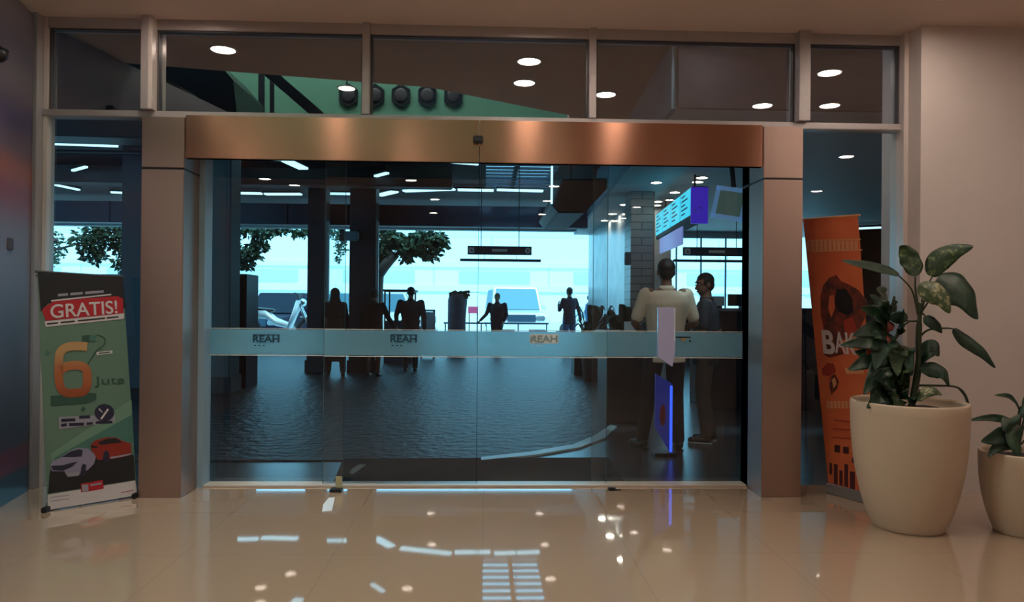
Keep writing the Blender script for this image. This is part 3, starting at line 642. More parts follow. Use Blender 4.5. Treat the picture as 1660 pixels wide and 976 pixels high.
# hanging direction signs with a thin bar below
M['sgn'] = mat('dark navy sign face', (.012,.035,.07), .4); M['sgw'] = mat('white sign print', (.75,.82,.85), .5)
def hsign(pa, pb, pt, pbm, ba, bb, by, Y, label, blabel, ztop):
    xa, xb = P(pa,400,Y).x, P(pb,400,Y).x; z1 = P((pa+pb)/2,pt,Y).z; z0 = P((pa+pb)/2,pbm,Y).z
    t = thing('direction_sign', ((xa+xb)/2,Y,z0), label, 'sign')
    bm = BM(); box(bm, (xa,Y,z0), (xb,Y+.06,z1), bev=.006); obj('board', bm, 'sgn', t)
    h = z1-z0; L = xb-xa; bm = BM()
    box(bm, (xa+L*.38,Y-.006,z0+h*.35), (xa+L*.62,Y+.001,z0+h*.65)); obj('word_panel', bm, 'sgw', t)
    bm = BM(); cx = xa+L*.06; cz = z0+h*.5; r = h*.33
    box(bm, (cx-r,Y-.006,cz-r), (cx+r,Y,cz+r)); 
    pic = obj('pictogram', bm, 'sgw', t)
    bm = BM(); prism(bm, [(cx-r*.3,Y-.008,cz-r*.5),(cx+r*.6,Y-.008,cz-r*.5),(cx,Y-.008,cz+r*.6)], (0,.002,0)); obj('arrow', bm, 'sgn', pic)
    cx = xa+L*.94; bm = BM(); prism(bm, [(cx+r*math.cos(a*math.pi/8),Y-.006,cz+r*math.sin(a*math.pi/8)) for a in range(16)], (0,.006,0)); pic = obj('pictogram', bm, 'sgw', t)
    bm = BM(); prism(bm, [(cx-r*.15,Y-.008,cz-r*.6),(cx+r*.35,Y-.008,cz-r*.1),(cx+r*.1,Y-.008,cz+r*.6),(cx-r*.3,Y-.008,cz+r*.3)], (0,.002,0)); obj('mark', bm, 'sgn', pic)
    bm = BM()
    for u in (.21,.80): tube(bm, [(xa+L*u,Y+.03,z1),(xa+L*u,Y+.03,ztop)], .007)
    obj('wire', bm, 'dark', t)
    x2, x3 = P(ba,400,Y).x, P(bb,400,Y).x; zz = P((ba+bb)/2,by,Y).z
    bm = BM(); box(bm, (x2,Y-.02,zz-.022), (x3,Y+.05,zz+.022), bev=.004)
    for u in (.3,.7): tube(bm, [(x2+(x3-x2)*u,Y+.03,zz),(x2+(x3-x2)*u,Y+.03,z0+.01)], .004)
    obj('bar', bm, 'logod', t)
hsign(758, 862, 399, 413, 746, 877, 422, 12.6, 'navy direction sign hanging by two wires in the middle of the opening', '', ZC)
hsign(1108, 1216, 401, 415, 1092, 1218, 423, 12.9, 'navy direction sign hanging on the right above the man in navy', '', ZS)
# small pale projector box on the narrow column
c = P(568,382,13.9); t = thing('wall_speaker', c, 'pale boxy speaker on a bracket between the two dark columns', 'speaker')
bm = BM(); box(bm, (c.x-.12,13.85,c.z-.09), (c.x+.14,14.05,c.z+.08), bev=.02); obj('housing', bm, 'teal', t)
bm = BM(); box(bm, (c.x-.2,13.9,c.z-.1), (c.x-.12,14.02,c.z+.12)); tube(bm, [(c.x,13.95,c.z+.08),(c.x,13.95,ZC)], .012); obj('bracket', bm, 'dark', t)
# mat before the doors
bm = BM(); prism(bm, [(*FL(556,745).xy,-.003),(*FL(986,743).xy,-.003),(*FL(1014,785).xy,-.003),(*FL(540,785).xy,-.003)], (0,0,.012))
M['mat'] = mat('dark brown entrance mat', (.022,.016,.016), .95, bump=.5, scale=60); obj('entrance_mat', bm, 'mat', label='dark brown entrance mat on the tiles just outside the glass doors', cat='mat')
# glowing blue panel standing in for a display reflected in the glass
M['blue'] = mat('blue reflected panel', (.02,.03,.24), .3, emit=(.01,.02,.16), es=.45); M['blueedge'] = mat('bright blue reflected edge', (.1,.2,.9), .3, emit=(.04,.12,.95), es=1.1)
Y = 6.62; a = P(1063,606,Y); b = P(1090,622,Y)
t = thing('reflected_panel', ((a.x+b.x)/2,Y,0), 'slim blue panel standing in for a reflected display, before the legs of the man in cream', 'reflection panel')
zlo = P(1075,722,Y).z
bm = BM(); prism(bm, [(a.x-.0,Y,max(.10,zlo+.16)),(b.x-.02,Y,.03),(b.x,Y,b.z),(a.x,Y,a.z)], (0,.03,0)); p_ = obj('panel', bm, 'blue', t)
bm = BM(); box(bm, (b.x-.022,Y-.01,.03), (b.x,Y,b.z-.02)); obj('glow_edge', bm, 'blueedge', t)
bm = BM(); ball(bm, ((a.x+b.x)/2-.01,Y,.36), (.028,.006,.10)); obj('reflected_spot', bm, mat('red spot', (.3,.03,.05), .4), p_)
bm = BM(); box(bm, (a.x-.02,Y-.07,-.003), (b.x+.02,Y+.10,.03), bev=.005); obj('base', bm, 'black', t)

# ================================================================== DAYLIGHT BEYOND
M['hazeb'] = tilemat('pale facade cladding', (.82,.86,.86), (.78,.85,.86), (.62,.74,.80), 9, 2.2, .6, bump=.1, msize=.08, plane='xz')
M['hazew'] = mat('pale blue window band', (.50,.66,.72), .3); M['hazet'] = mat('white facade band', (.78,.82,.82), .6)
t = thing('building', (-4,58,0), 'long pale building with horizontal bands far beyond the road', 'building')
bm = BM(); box(bm, (-45,58,-.03), (45,64,6.6)); obj('wall', bm, 'hazeb', t)
for z_, h_ in ((2.3,.5),(4.2,.4)): bm = BM(); box(bm, (-45,57.85,z_), (45,58,z_+h_)); obj('band', bm, 'hazet', t)
for k in range(9): bm = BM(); x = -38+k*9; box(bm, (x,57.9,3.0), (x+5.5,58,3.9)); obj('window', bm, 'hazew', t)
for k in range(9): bm = BM(); x = -36+k*8.6; box(bm, (x,57.9,.2), (x+1.2,58,2.2)); obj('door', bm, 'hazet', t)
bm = BM(); box(bm, (-45,50,-.03), (45,50.3,.9)); obj('boundary_wall', bm, 'hazet', label='low white boundary wall along the far side of the road', cat='wall')
# trees
M['leafd'] = mat('dark tree foliage', (.035,.075,.03), .7, var=.5, scale=3); M['bark'] = mat('dark bark', (.06,.05,.045), .8)
def tree(clusters, trunk, label, leafn=900, Y=20, lsz=.16):
    t = thing('tree', trunk[0][0], label, 'tree')
    for pts, rs in ((trunk[0], trunk[1]),) + tuple(trunk[2:]):
        bm = BM(); tube(bm, curve(pts, 5), rs if not isinstance(rs, tuple) else rs[0], 8); obj('branch' if pts is not trunk[0] else 'trunk', bm, 'bark', t, smooth=True)
    bm = BM(); rnd = random.Random(len(label))
    tot = sum(c[1]*c[2] for c in clusters)
    for c, rx, rz in clusters:
        for _ in range(int(leafn*rx*rz/tot)):
            while True:
                u, v, w_ = (rnd.uniform(-1,1) for _ in range(3))
                if u*u+v*v+w_*w_ < 1: break
            p = Vector((c.x+u*rx, c.y+v*rx*.8, c.z+w_*rz)); a = Vector((rnd.uniform(-1,1),rnd.uniform(-1,1),rnd.uniform(-.8,.3))).normalized(); b = a.orthogonal().normalized(); b.rotate(Matrix.Rotation(rnd.uniform(0,6.28),3,a)); s_ = lsz*rnd.uniform(.6,1.3)
            q = [p, p+a*s_*.4+b*s_*.28, p+a*s_, p+a*s_*.4-b*s_*.28]; bm.faces.new([bm.verts.new(x) for x in q])
    obj('crown', bm, 'leafd', t)
def cl(px, py, rpx, rpy, Y): return (P(px,py,Y), rpx*Y/FPX, rpy*Y/FPX)
Y = 20.5
tree([cl(148,388,28,24,Y),cl(152,412,18,16,Y),cl(190,385,18,20,Y),cl(196,420,10,22,Y),cl(182,368,26,8,Y)], ([(-13.5,Y,-.03),(-13.2,Y,2.0),(-12.2,Y,2.6),(-11.6,Y,3.0)], .06, ([(-13.2,Y,2.0),(-12.3,Y,2.5),(-11.0,Y,2.9)], .03)), 'dark leafy tree in the middle of the left side window', 1300)
Y = 24.5
tree([cl(86,400,20,26,Y),cl(80,422,12,16,Y),cl(76,385,14,16,Y)], ([(-15.9,Y,-.03),(-15.6,Y,1.6),(-15.2,Y,2.4),(-14.8,Y,3.2)], .06, ([(-15.6,Y,1.6),(-15.4,Y,2.6),(-15.6,Y,3.2)], .03)), 'sparse tree at the far left edge of the left side window', 420)
Y = 20.5
tree([cl(400,410,24,15,Y),cl(420,395,16,12,Y),cl(400,428,12,10,Y),cl(424,374,32,10,Y),cl(375,385,12,24,Y),cl(380,370,22,6,Y),cl(455,372,14,7,Y),cl(490,376,20,8,Y)], ([(-6.9,Y,-.03),(-6.9,Y,1.4),(-6.95,Y,2.3),(-7.2,Y,3.2)], .08, ([(-6.9,Y,1.9),(-7.1,Y,2.6),(-6.7,Y,3.3)], .03)), 'leafy tree behind the black cabinet in the left opening', 1700)
Y = 29.2
tree([cl(545,380,18,10,Y),cl(530,372,14,8,Y),cl(553,398,10,16,Y),cl(548,420,5,10,Y)], ([(-6.5,Y,-.03),(-6.3,Y,1.5),(-6.32,Y,2.5),(-6.5,Y,3.4)], .07, ([(-6.3,Y,2.2),(-6.5,Y,2.8),(-6.7,Y,3.6)], .03)), 'small tree between the narrow and the broad dark column', 450)
Y = 20.5
tree([cl(640,388,24,13,Y),cl(690,386,30,13,Y),cl(668,402,30,13,Y),cl(710,392,18,14,Y),cl(625,378,16,10,Y),cl(698,412,14,10,Y),cl(658,416,10,8,Y),cl(622,405,12,16,Y),cl(615,425,8,12,Y)], ([Vector((P(612,540,Y).x,Y,-.03)),P(612,460,Y),P(618,438,Y),P(640,410,Y)], [.16]*16, ([P(618,438,Y),P(626,420,Y),P(632,400,Y)], .04), ([P(628,424,Y),P(650,405,Y),P(680,395,Y)], .03)), 'large leafy tree with a slanting trunk right of the broad dark column', 3000)

# vehicles
M['carw'] = mat('white car paint', (.8,.82,.84), .25, coat=.5); M['card'] = mat('dark navy car paint', (.003,.005,.022), .5, spec=.25)
M['cglass'] = mat('car window glass', (.10,.22,.28), .1); M['tyre'] = mat('tyre rubber', (.015,.015,.018), .7); M['cgl3'] = mat('dark car window glass', (.006,.014,.028), .4, spec=.2); M['chrome'] = mat('chrome', (.7,.75,.78), .2, metal=.9)
M['cgl2'] = mat('pale car windscreen', (.16,.30,.36), .55, spec=.1); M['grille'] = mat('blue black grille', (.02,.06,.10), .4)
def car(c, ang, L, W, H, hood, m, label, cat='car', gm='cglass', suv=True, wheelr=.34):
    """front points to +x before rotation; hood = share of length before the windscreen"""
    R = Matrix.Rotation(ang,3,'Z'); c = Vector(c); t = thing('car' if cat == 'car' else cat, c, label, cat)
    def add(name, bm, mm, par=t, **k):
        for v in bm.verts: v.co = R @ v.co + c
        return obj(name, bm, mm, par, **k)
    f = L/2; b = -L/2; zb = .28; zs = H*.56; xw = f-L*hood
    bm = BM(); prof = [(b,zb),(f-.05,zb),(f,.5),(f-.04,zs-.16),(f-.2,zs-.04),(xw,zs+.04),(b+.02,zs+.03),(b-.02,zs-.2)]
    prism(bm, [(x,-W/2,z) for x,z in prof], (0,W,0)); body = add('body', bm, m, bev=.06)
    bm = BM(); rb = b+.12 if suv else b+L*.2; lo = [(b+.02,zs),(xw,zs+.02)]; 
    pts = [(b+.03,zs),(xw,zs+.02),(xw-L*.11,H),(rb,H)]; ins = .12
    v0 = [(x,-W/2+(.02 if z < zs+.1 else ins),z) for x,z in pts]; v1 = [(x,W/2-(.02 if z < zs+.1 else ins),z) for x,z in pts]
    a = [bm.verts.new(q) for q in v0]; d = [bm.verts.new(q) for q in v1]; bm.faces.new(a); bm.faces.new(list(reversed(d)))
    for i in range(4): bm.faces.new((a[i],d[i],d[(i+1)%4],a[(i+1)%4]))
    cab = add('cabin', bm, m, bev=.05)
    # windscreen, side and rear glass
    bm = BM(); p0 = Vector((xw+.0,0,zs+.07)); p1 = Vector((xw-L*.10,0,H-.08)); n_ = Vector((.022,0,.012))
    hexa(bm, [Vector((p0.x,-W/2+.1,p0.z)),Vector((p0.x,W/2-.1,p0.z)),Vector((p1.x,W/2-.2,p1.z)),Vector((p1.x,-W/2+.2,p1.z))]+[q+n_ for q in (Vector((p0.x,-W/2+.1,p0.z)),Vector((p0.x,W/2-.1,p0.z)),Vector((p1.x,W/2-.2,p1.z)),Vector((p1.x,-W/2+.2,p1.z)))]); add('windscreen', bm, gm)
    bm = BM(); box(bm, (b-.03,-W/2+.2,zs+.10), (b+.10,W/2-.2,H-.12)); add('rear_window', bm, gm)
    for s_ in (-1,1):
        bm = BM(); y0 = s_*(W/2-.035); y1 = s_*(W/2-ins+.0)
        q = [(b+.3,zs+.08),(xw-.15,zs+.08),(xw-L*.11-.02,H-.1),(b+.35,H-.1)]
        qq = [Vector((x, y0 if z < zs+.2 else y1-s_*.015, z)) for x,z in q]; hexa(bm, qq+[v+Vector((0,s_*.03,0)) for v in qq]); add('side_window', bm, gm)
    for x in (f-L*.19, b+L*.19):
        for s_ in (-1,1):
            bm = BM(); y = s_*(W/2-.10); loft(bm, [((x,y-.11,wheelr),wheelr,wheelr,(1,0,0),(0,0,1)),((x,y+.11,wheelr),wheelr,wheelr,(1,0,0),(0,0,1))], 24); w_ = add('wheel', bm, 'tyre')
            bm = BM(); loft(bm, [((x,y-.12,wheelr),wheelr*.6,wheelr*.6,(1,0,0),(0,0,1)),((x,y+.12,wheelr),wheelr*.6,wheelr*.6,(1,0,0),(0,0,1))], 16); add('hubcap', bm, 'chrome', w_)
    for s_ in (-1,1):
        bm = BM(); box(bm, (f-.08,s_*(W/2-.28)-.16,zs-.30), (f+.015,s_*(W/2-.28)+.16,zs-.14), bev=.03); add('headlight', bm, 'chrome')
        bm = BM(); box(bm, (xw-.25,s_*(W/2+.08)-.08,zs+.08), (xw-.13,s_*(W/2+.08)+.08,zs+.24), bev=.03); add('mirror', bm, m)
    bm = BM(); box(bm, (f-.05,-W*.26,zs-.34), (f+.02,W*.26,zs-.10), bev=.01); g_ = add('grille', bm, 'grille')
    bm = BM(); box(bm, (f-.05,-W/2+.1,zb+.04), (f+.04,W/2-.1,.52), bev=.02); bp = add('bumper', bm, 'grille')
    bm = BM(); box(bm, (f+.04,-.24,.44), (f+.05,.24,.56)); add('number_plate', bm, 'white', bp)
    return t
GZ = -.03
x = P(838,480,25).x; car((x,27.2,GZ), -math.pi/2+.08, 4.3, 1.85, P(838,463,25).z+.03, .30, 'carw', 'large white car facing the entrance behind the walking person', gm='cgl2')
x = P(436,480,24).x; car((x+.1,25.6,GZ), -math.pi/2-.25, 4.1, 1.9, P(430,474,23).z+.05, .32, 'card', 'dark navy jeep parked in the sun left of the white motorcycle', gm='cgl3', wheelr=.4)
x = P(662,480,26).x; car((x-.9,26.5,GZ), 0.0, 3.6, 1.6, P(662,472,26).z+.03, .18, 'carw', 'white van side on behind the man in the cap', 'van')
x = P(925,500,30).x; car((x+1.2,31,GZ), math.pi, 4.2, 1.7, 1.35, .26, 'carw', 'white car side on near the marble wall', suv=False)
x = P(520,505,30).x; car((x-1.0,31,GZ), 0, 4.3, 1.7, 1.32, .26, 'carw', 'white car behind the narrow dark column', suv=False)
# white motorcycle
def moto(c):
    t = thing('motorcycle', c, 'white motorcycle with raised handlebar behind the frosted band at the left', 'motorcycle'); c = Vector(c); k0 = len(bpy.data.objects)
    T = lambda *q: [c+Vector(p) for p in q]
    for x in (-.68,.68):
        bm = BM(); n = 28; pts = [c+Vector((x+.27*math.cos(a*2*math.pi/n),0,.30+.27*math.sin(a*2*math.pi/n))) for a in range(n+1)]; tube(bm, pts, .05, 8); w_ = obj('wheel', bm, 'tyre', t, smooth=True)
        bm = BM(); loft(bm, [(c+Vector((x,-.03,.30)),.12,.12,(1,0,0),(0,0,1)),(c+Vector((x,.03,.30)),.12,.12,(1,0,0),(0,0,1))], 16); obj('hub', bm, 'chrome', w_)
    bm = BM(); loft(bm, [(c+Vector((-.85,0,.66)),.05,.05,(0,1,0),(0,0,1)),(c+Vector((-.6,0,.70)),.13,.12,(0,1,0),(0,0,1)),(c+Vector((-.25,0,.68)),.15,.12,(0,1,0),(0,0,1)),(c+Vector((-.05,0,.5)),.14,.10,(0,1,0),(0,0,1)),(c+Vector((.2,0,.42)),.12,.07,(0,1,0),(0,0,1))], 16); obj('body', bm, 'carw', t, smooth=True)
    bm = BM(); loft(bm, [(c+Vector((-.8,0,.78)),.08,.03,(0,1,0),(0,0,1)),(c+Vector((-.5,0,.80)),.13,.04,(0,1,0),(0,0,1)),(c+Vector((-.1,0,.76)),.11,.04,(0,1,0),(0,0,1))], 14); obj('seat', bm, 'black', t, smooth=True)
    bm = BM(); loft(bm, [(c+Vector((.22,0,.35)),.18,.05,(0,1,0),(1,0,0)),(c+Vector((.36,0,.75)),.20,.06,(0,1,0),(1,0,0)),(c+Vector((.42,0,1.0)),.12,.06,(0,1,0),(1,0,0))], 14); obj('leg_shield', bm, 'carw', t, smooth=True)
    bm = BM(); tube(bm, T((.68,.07,.3),(.42,.06,.95)), .025); tube(bm, T((.68,-.07,.3),(.42,-.06,.95)), .025); obj('fork', bm, 'chrome', t)
    bm = BM(); tube(bm, curve(T((.30,-.34,1.12),(.40,-.2,1.16),(.42,0,1.02),(.40,.2,1.16),(.30,.34,1.12))), .016); obj('handlebar', bm, 'dark', t)
    bm = BM(); ball(bm, c+Vector((.50,0,.95)), (.08,.09,.09)); obj('headlamp', bm, 'chrome', t, smooth=True)
    bm = BM(); box(bm, c+Vector((.45,-.06,.60)), c+Vector((.95,.06,.63)), bev=.01); obj('mudguard', bm, 'carw', t)
    t.scale = (1.36,1.3,1.24)
q = P(452,540,21.6); moto((q.x,21.6,.165))
bm = BM(); box(bm, (q.x-1.3,21.25,-.03), (q.x+1.3,21.95,.14), bev=.01); obj('display_plinth', bm, 'carw', label='low white plinth under the white motorcycle', cat='plinth')
# gate post bin, red sign
M['post'] = mat('grey brown wrapped post', (.10,.10,.14), .7, var=.3, scale=8)
Y = 19; a = P(727,478,Y); b = P(754,535,Y)
t = thing('covered_post', ((a.x+b.x)/2,Y,0), 'wide grey covered post with a leafy top in the centre of the opening', 'post')
bm = BM(); loft(bm, [((a.x+(b.x-a.x)/2,Y,0),.23,.2),((a.x+(b.x-a.x)/2,Y,1.0),.23,.2),((a.x+(b.x-a.x)/2+.02,Y,1.45),.25,.2),((a.x+(b.x-a.x)/2,Y,1.6),.18,.16)], 14); obj('cover', bm, 'post', t, smooth=True)
bm = BM(); rnd = random.Random(3)
for _ in range(60):
    p = Vector((a.x+(b.x-a.x)/2+rnd.uniform(-.22,.24),Y+rnd.uniform(-.15,.15),1.55+rnd.uniform(-.05,.12))); bm.faces.new([bm.verts.new(p+Vector(q)) for q in ((0,0,0),(.08,0,.03),(.12,.02,-.04),(.03,.01,-.05))])
obj('leafy_top', bm, 'leafd', t)
M['pink'] = mat('pinkish red sign face', (.75,.08,.20), .5)
Y = 23; a = P(759,497,Y); b = P(775,508,Y); t = thing('street_sign', ((a.x+b.x)/2,Y,GZ), 'small pinkish red board on legs left of the door joint', 'sign')
bm = BM(); box(bm, (a.x,Y,b.z), (b.x,Y+.04,a.z)); obj('board', bm, 'pink', t)
bm = BM()
for x in (a.x+.03,b.x-.03): tube(bm, [(x,Y+.02,GZ),(x,Y+.02,b.z)], .015)
obj('leg', bm, 'dark', t)
bm = BM(); box(bm, (a.x-.7,22.0,.75), (1.9,22.06,.80)); 
for x in (a.x-.65,-.1,1.0,1.85): tube(bm, [(x,22.03,GZ),(x,22.03,.77)], .02)
obj('railing', bm, 'navy', label='low dark railing crossing behind the walking person', cat='railing')
# white gazebo frame near the van
bm = BM(); Y = 18.2; xa, xb = P(697,450,Y).x, P(706,450,Y).x
M['frame'] = mat('pale blue frame', (.5,.6,.7), .4)
t = thing('door_frame', (xa,Y,0), 'pale blue glazed frame standing right of the man in the cap', 'frame')
z1 = P(700,502,Y).z
bm = BM(); box(bm, (xa-.22,Y,z1-.05), (xb,Y+.05,z1)); box(bm, (xa-.22,Y,0), (xa-.17,Y+.05,z1)); box(bm, (xb-.05,Y,0), (xb,Y+.05,z1)); obj('posts', bm, 'frame', t)
bm = BM(); box(bm, (xa-.17,Y+.02,.1), (xb-.05,Y+.03,z1-.06)); obj('glazing', bm, 'hazew', t)
# shade roof behind the two left people
Y = 16.6; a = P(620,469,Y); b = P(672,467,Y); t = thing('kiosk', ((a.x+b.x)/2,Y,0), 'small flat roofed kiosk between the broad column and the man in the cap', 'kiosk')
bm = BM(); box(bm, (a.x,Y,a.z-.05), (b.x,Y+.9,a.z), bev=.01); obj('roof', bm, 'dark', t)
bm = BM()
for x in (a.x+.05,b.x-.06):
    for y in (Y+.05,Y+.85): tube(bm, [(x,y,0),(x,y,a.z-.04)], .02)
obj('posts', bm, 'dark', t)
bm = BM(); box(bm, (a.x+.04,Y+.1,0), (b.x-.05,Y+.8,.95), bev=.01); obj('cabinet', bm, 'navy', t)
# ================================================================== PEOPLE
M['skin'] = mat('brown skin', (.23,.11,.07), .55, var=.12, scale=6); M['hair'] = mat('black hair', (.010,.008,.008), .6, bump=.5, scale=80)
M['cream'] = mat('cream shirt cloth', (.78,.64,.50), .85, bump=.25, scale=7); M['blk'] = mat('black trouser cloth', (.010,.010,.014), .85)
M['nvy'] = mat('dark navy shirt cloth', (.012,.012,.02), .8, bump=.2, scale=7); M['brn'] = mat('brown grey trouser cloth', (.085,.06,.052), .85, var=.2, scale=5)
M['sil'] = mat('dark blue cloth', (.008,.012,.03), .85); M['sil2'] = mat('dark dress cloth', (.010,.010,.018), .85); M['shoe'] = mat('black shoe leather', (.012,.01,.01), .35)
M['eyew'] = mat('eye white', (.6,.58,.55), .3); M['lip'] = mat('lips', (.20,.07,.06), .5); M['bluec'] = mat('mid blue cloth', (.03,.09,.2), .8); M['sole'] = mat('pale shoe sole', (.5,.5,.5), .6)
def hand(bm, w_, d, n_, k=1.0, curl=.35, side=1):
    """palm from wrist w_ along d, n_ = back of hand normal; five fingers"""
    d = d.normalized(); s_ = d.cross(n_).normalized()*side; n_ = s_.cross(d).normalized()*side if False else n_.normalized()
    M_ = Matrix((s_, d, n_)).transposed()
    ball(bm, w_+d*.045*k, (.040*k,.052*k,.017*k), M_, 16); ball(bm, w_+d*.012*k, (.028*k,.035*k,.02*k), M_, 14)
    for i, (o_, L) in enumerate(((-.030,.060),(-.011,.072),(.009,.068),(.028,.052))):
        p = w_+d*.082*k+s_*o_*k; c = curl
        for j, f in enumerate((.42,.33,.25)):
            dd = (d*math.cos(c)-n_*math.sin(c)); q = p+dd*L*f*k*1.15; cap(bm, p, q, (.0092-.0008*j)*k, (.0088-.001*j)*k); p = q; c += curl*.9
    p = w_+d*.02*k-s_*.030*k; q = p+(d*.75-s_*.65-n_*.2).normalized()*.042*k; r = q+(d*.95-s_*.15-n_*.3).normalized()*.03*k
    cap(bm, p, q, .012*k, .010*k); cap(bm, q, r, .010*k, .008*k)
def person(name_loc, ang, H, label, top='cream', bottom='blk', hair='hair', J=None, sleeves='short', cap_=False, legs='trousers', hijab=False, hands=True, headturn=0, group=None, voxel=.009, build=1.0, bag=None, tuck=False, headtilt=0):
    k = H/1.74; J = J or {}
    R3 = Matrix.Rotation(ang,3,'Z'); O = Vector(name_loc)
    def W(p): return R3 @ (Vector(p)*k) + O
    t = thing('person', O, label, 'person', group)
    def add(nm, bm, m, par=None, sm=True, **kw):
        for v in bm.verts: v.co = R3 @ (v.co*k) + O
        return obj(nm, bm, m, par or t, smooth=sm, **kw)
    g = lambda key, d: Vector(J.get(key, d))
    b_ = build
    jt = {}
    for s_, n in ((-1,'l'),(1,'r')):
        jt['sh'+n] = g('sh'+n, (s_*.178*b_,0,1.425)); jt['el'+n] = g('el'+n, (s_*.235*b_,-.02,1.13)); jt['wr'+n] = g('wr'+n, (s_*.235*b_,.06,.89))
        jt['hp'+n] = g('hp'+n, (s_*.09,0,.90)); jt['kn'+n] = g('kn'+n, (s_*.10,.02,.50)); jt['an'+n] = g('an'+n, (s_*.10,-.02,.085)); jt['td'+n] = g('td'+n, (s_*.03,1,0)).normalized()
    lean = g('lean', (0,0,0))     # offset of the upper body
    up = lambda p: Vector(p)+lean*max(0, (Vector(p).z-.92)/.6)
    HR = Matrix.Rotation(headturn,3,'Z') @ Matrix.Rotation(headtilt,3,'X'); hc = up((0,.015,1.635)); hp = lambda p: hc + HR @ Vector(p)
    # ---- body: one continuous remeshed surface
    bm = BM()
    def torso(bm, e=0.0, z0=.86, z1=1.46):
        rr = [((0,0,.84),.15,.10),((0,0,.92),.165,.115),((0,0,1.02),.155,.108),((0,.0,1.12),.150*b_,.105*b_),((0,0,1.24),.168*b_,.115*b_),((0,-.003,1.34),.185*b_,.112*b_),((0,-.008,1.41),.175*b_,.092),((0,-.01,1.46),.11,.07),((0,-.005,1.50),.062,.058)]
        loft(bm, [(up(c), rx+e, ry+e) for c, rx, ry in rr if z0-.001 <= c[2] <= z1+.001], 20)
    torso(bm, -.004, .84, 1.51)
    cap(bm, up((0,-.01,1.46)), hp((0,-.015,-.07)), .056, .052)
    ball(bm, hp((0,-.012,.028)), (.074,.092,.088), HR); ball(bm, hp((0,.022,-.04)), (.058,.066,.072), HR); ball(bm, hp((0,.045,-.085)), (.03,.03,.025), HR)
    cap(bm, hp((0,.082,.01)), hp((0,.102,-.03)), .010, .014); ball(bm, hp((0,.082,-.062)), (.024,.012,.010), HR)
    ball(bm, hp((0,.072,.035)), (.05,.018,.010), HR)
    for s_ in (-1,1): ball(bm, hp((s_*.076,-.008,-.008)), (.012,.020,.032), HR)
    for n, s_ in (('l',-1),('r',1)):
        sh, el, wr = up(jt['sh'+n]), up(jt['el'+n]), up(jt['wr'+n])
        cap(bm, sh, el, .047*b_, .038); cap(bm, el, wr, .038, .025)
        ball(bm, sh-Vector((s_*.03,0,-.01)), (.06,.055,.05))
        d = (wr-el).normalized(); nn = Vector(J.get('bk'+n, (s_*1,.0,0))); nn = (nn-d*nn.dot(d)).normalized()
        if hands: hand(bm, wr+d*.005, d, nn, 1.0, J.get('curl', .3), s_)
        hp_, kn, an = jt['hp'+n], jt['kn'+n], jt['an'+n]
        cap(bm, hp_, kn, .082, .052); cap(bm, kn, kn.lerp(an,.35)+Vector((0,-.012,0)), .052, .050); cap(bm, kn.lerp(an,.35)+Vector((0,-.012,0)), an, .050, .034)
        td = jt['td'+n]; cap(bm, an+Vector((0,0,-.04)), an+td*.13+Vector((0,0,-.055)), .033, .024)
    bm = remesh(bm, .0065 if voxel < .01 else .009, 3); add('body', bm, 'skin')
    # ---- face details
    for s_ in (-1,1):
        bm = BM(); ball(bm, hp((s_*.030,.083,.008)), (.012,.008,.006), HR, 10); e = add('eye', bm, 'eyew')
        bm = BM(); ball(bm, hp((s_*.030,.0895,.008)), (.005,.003,.005), HR, 8); add('iris', bm, 'black', e)
        bm = BM(); cap(bm, hp((s_*.016,.090,.030)), hp((s_*.048,.080,.032)), .0045, .003); add('eyebrow', bm, 'hair')
    bm = BM(); ball(bm, hp((0,.090,-.062)), (.022,.006,.005), HR, 12); add('mouth', bm, 'lip')
    # ---- hair / headwear
    if hijab:
        bm = BM(); ball(bm, hp((0,-.018,.025)), (.096,.106,.108), HR); loft(bm, [(hp((0,.0,-.02)),.088,.085),(up((0,-.01,1.50)),.11,.10),(up((0,0,1.40)),.20,.135),(up((0,0,1.25)),.215,.15),(up((0,0,1.18)),.22,.155)], 20)
        q = BM(); bm = remesh(bm, .01, 4); 
        bmesh.ops.delete(bm, geom=[v for v in bm.verts if (HR.inverted() @ (v.co-hc)).y > .055 and abs((HR.inverted() @ (v.co-hc)).x) < .055 and -.10 < (HR.inverted() @ (v.co-hc)).z < .06], context='VERTS'); q.free(); add('headscarf', bm, top)
    elif cap_:
        bm = BM(); ball(bm, hp((0,-.012,.045)), (.084,.100,.080), HR); bm = remesh(bm, .008, 2); bmesh.ops.delete(bm, geom=[v for v in bm.verts if (HR.inverted() @ (v.co-hc)).z < .028], context='VERTS'); c_ = add('cap', bm, top)
        bm = BM(); loft(bm, [(hp((0,.10,.038)),.07,.065),(hp((0,.102,.030)),.07,.065)], 20); add('peak', bm, top, c_)
        bm = BM(); ball(bm, hp((0,-.03,.01)), (.077,.080,.080), HR); add('hair', bm, hair)
    else:
        bm = BM(); ball(bm, hp((0,-.020,.038)), (.083,.096,.088), HR); ball(bm, hp((0,-.045,-.005)), (.074,.064,.075), HR); bm = remesh(bm, .007, 2)
        bmesh.ops.delete(bm, geom=[v for v in bm.verts if (lambda l: l.y > .040 and l.z < .062-.0*(l.y) and l.z < .055+.0 or l.y > .0 and l.z < -.005)(HR.inverted() @ (v.co-hc))], context='VERTS')
        add('hair', bm, hair)
    # ---- shirt
    bm = BM()
    if tuck: torso(bm, .012, .92, 1.46)
    else:
        torso(bm, .014, .92, 1.46); loft(bm, [(up((0,0,.80)),.185,.135),(up((0,0,.92)),.182,.134),(up((0,0,1.06)),.172*b_,.125)], 20)
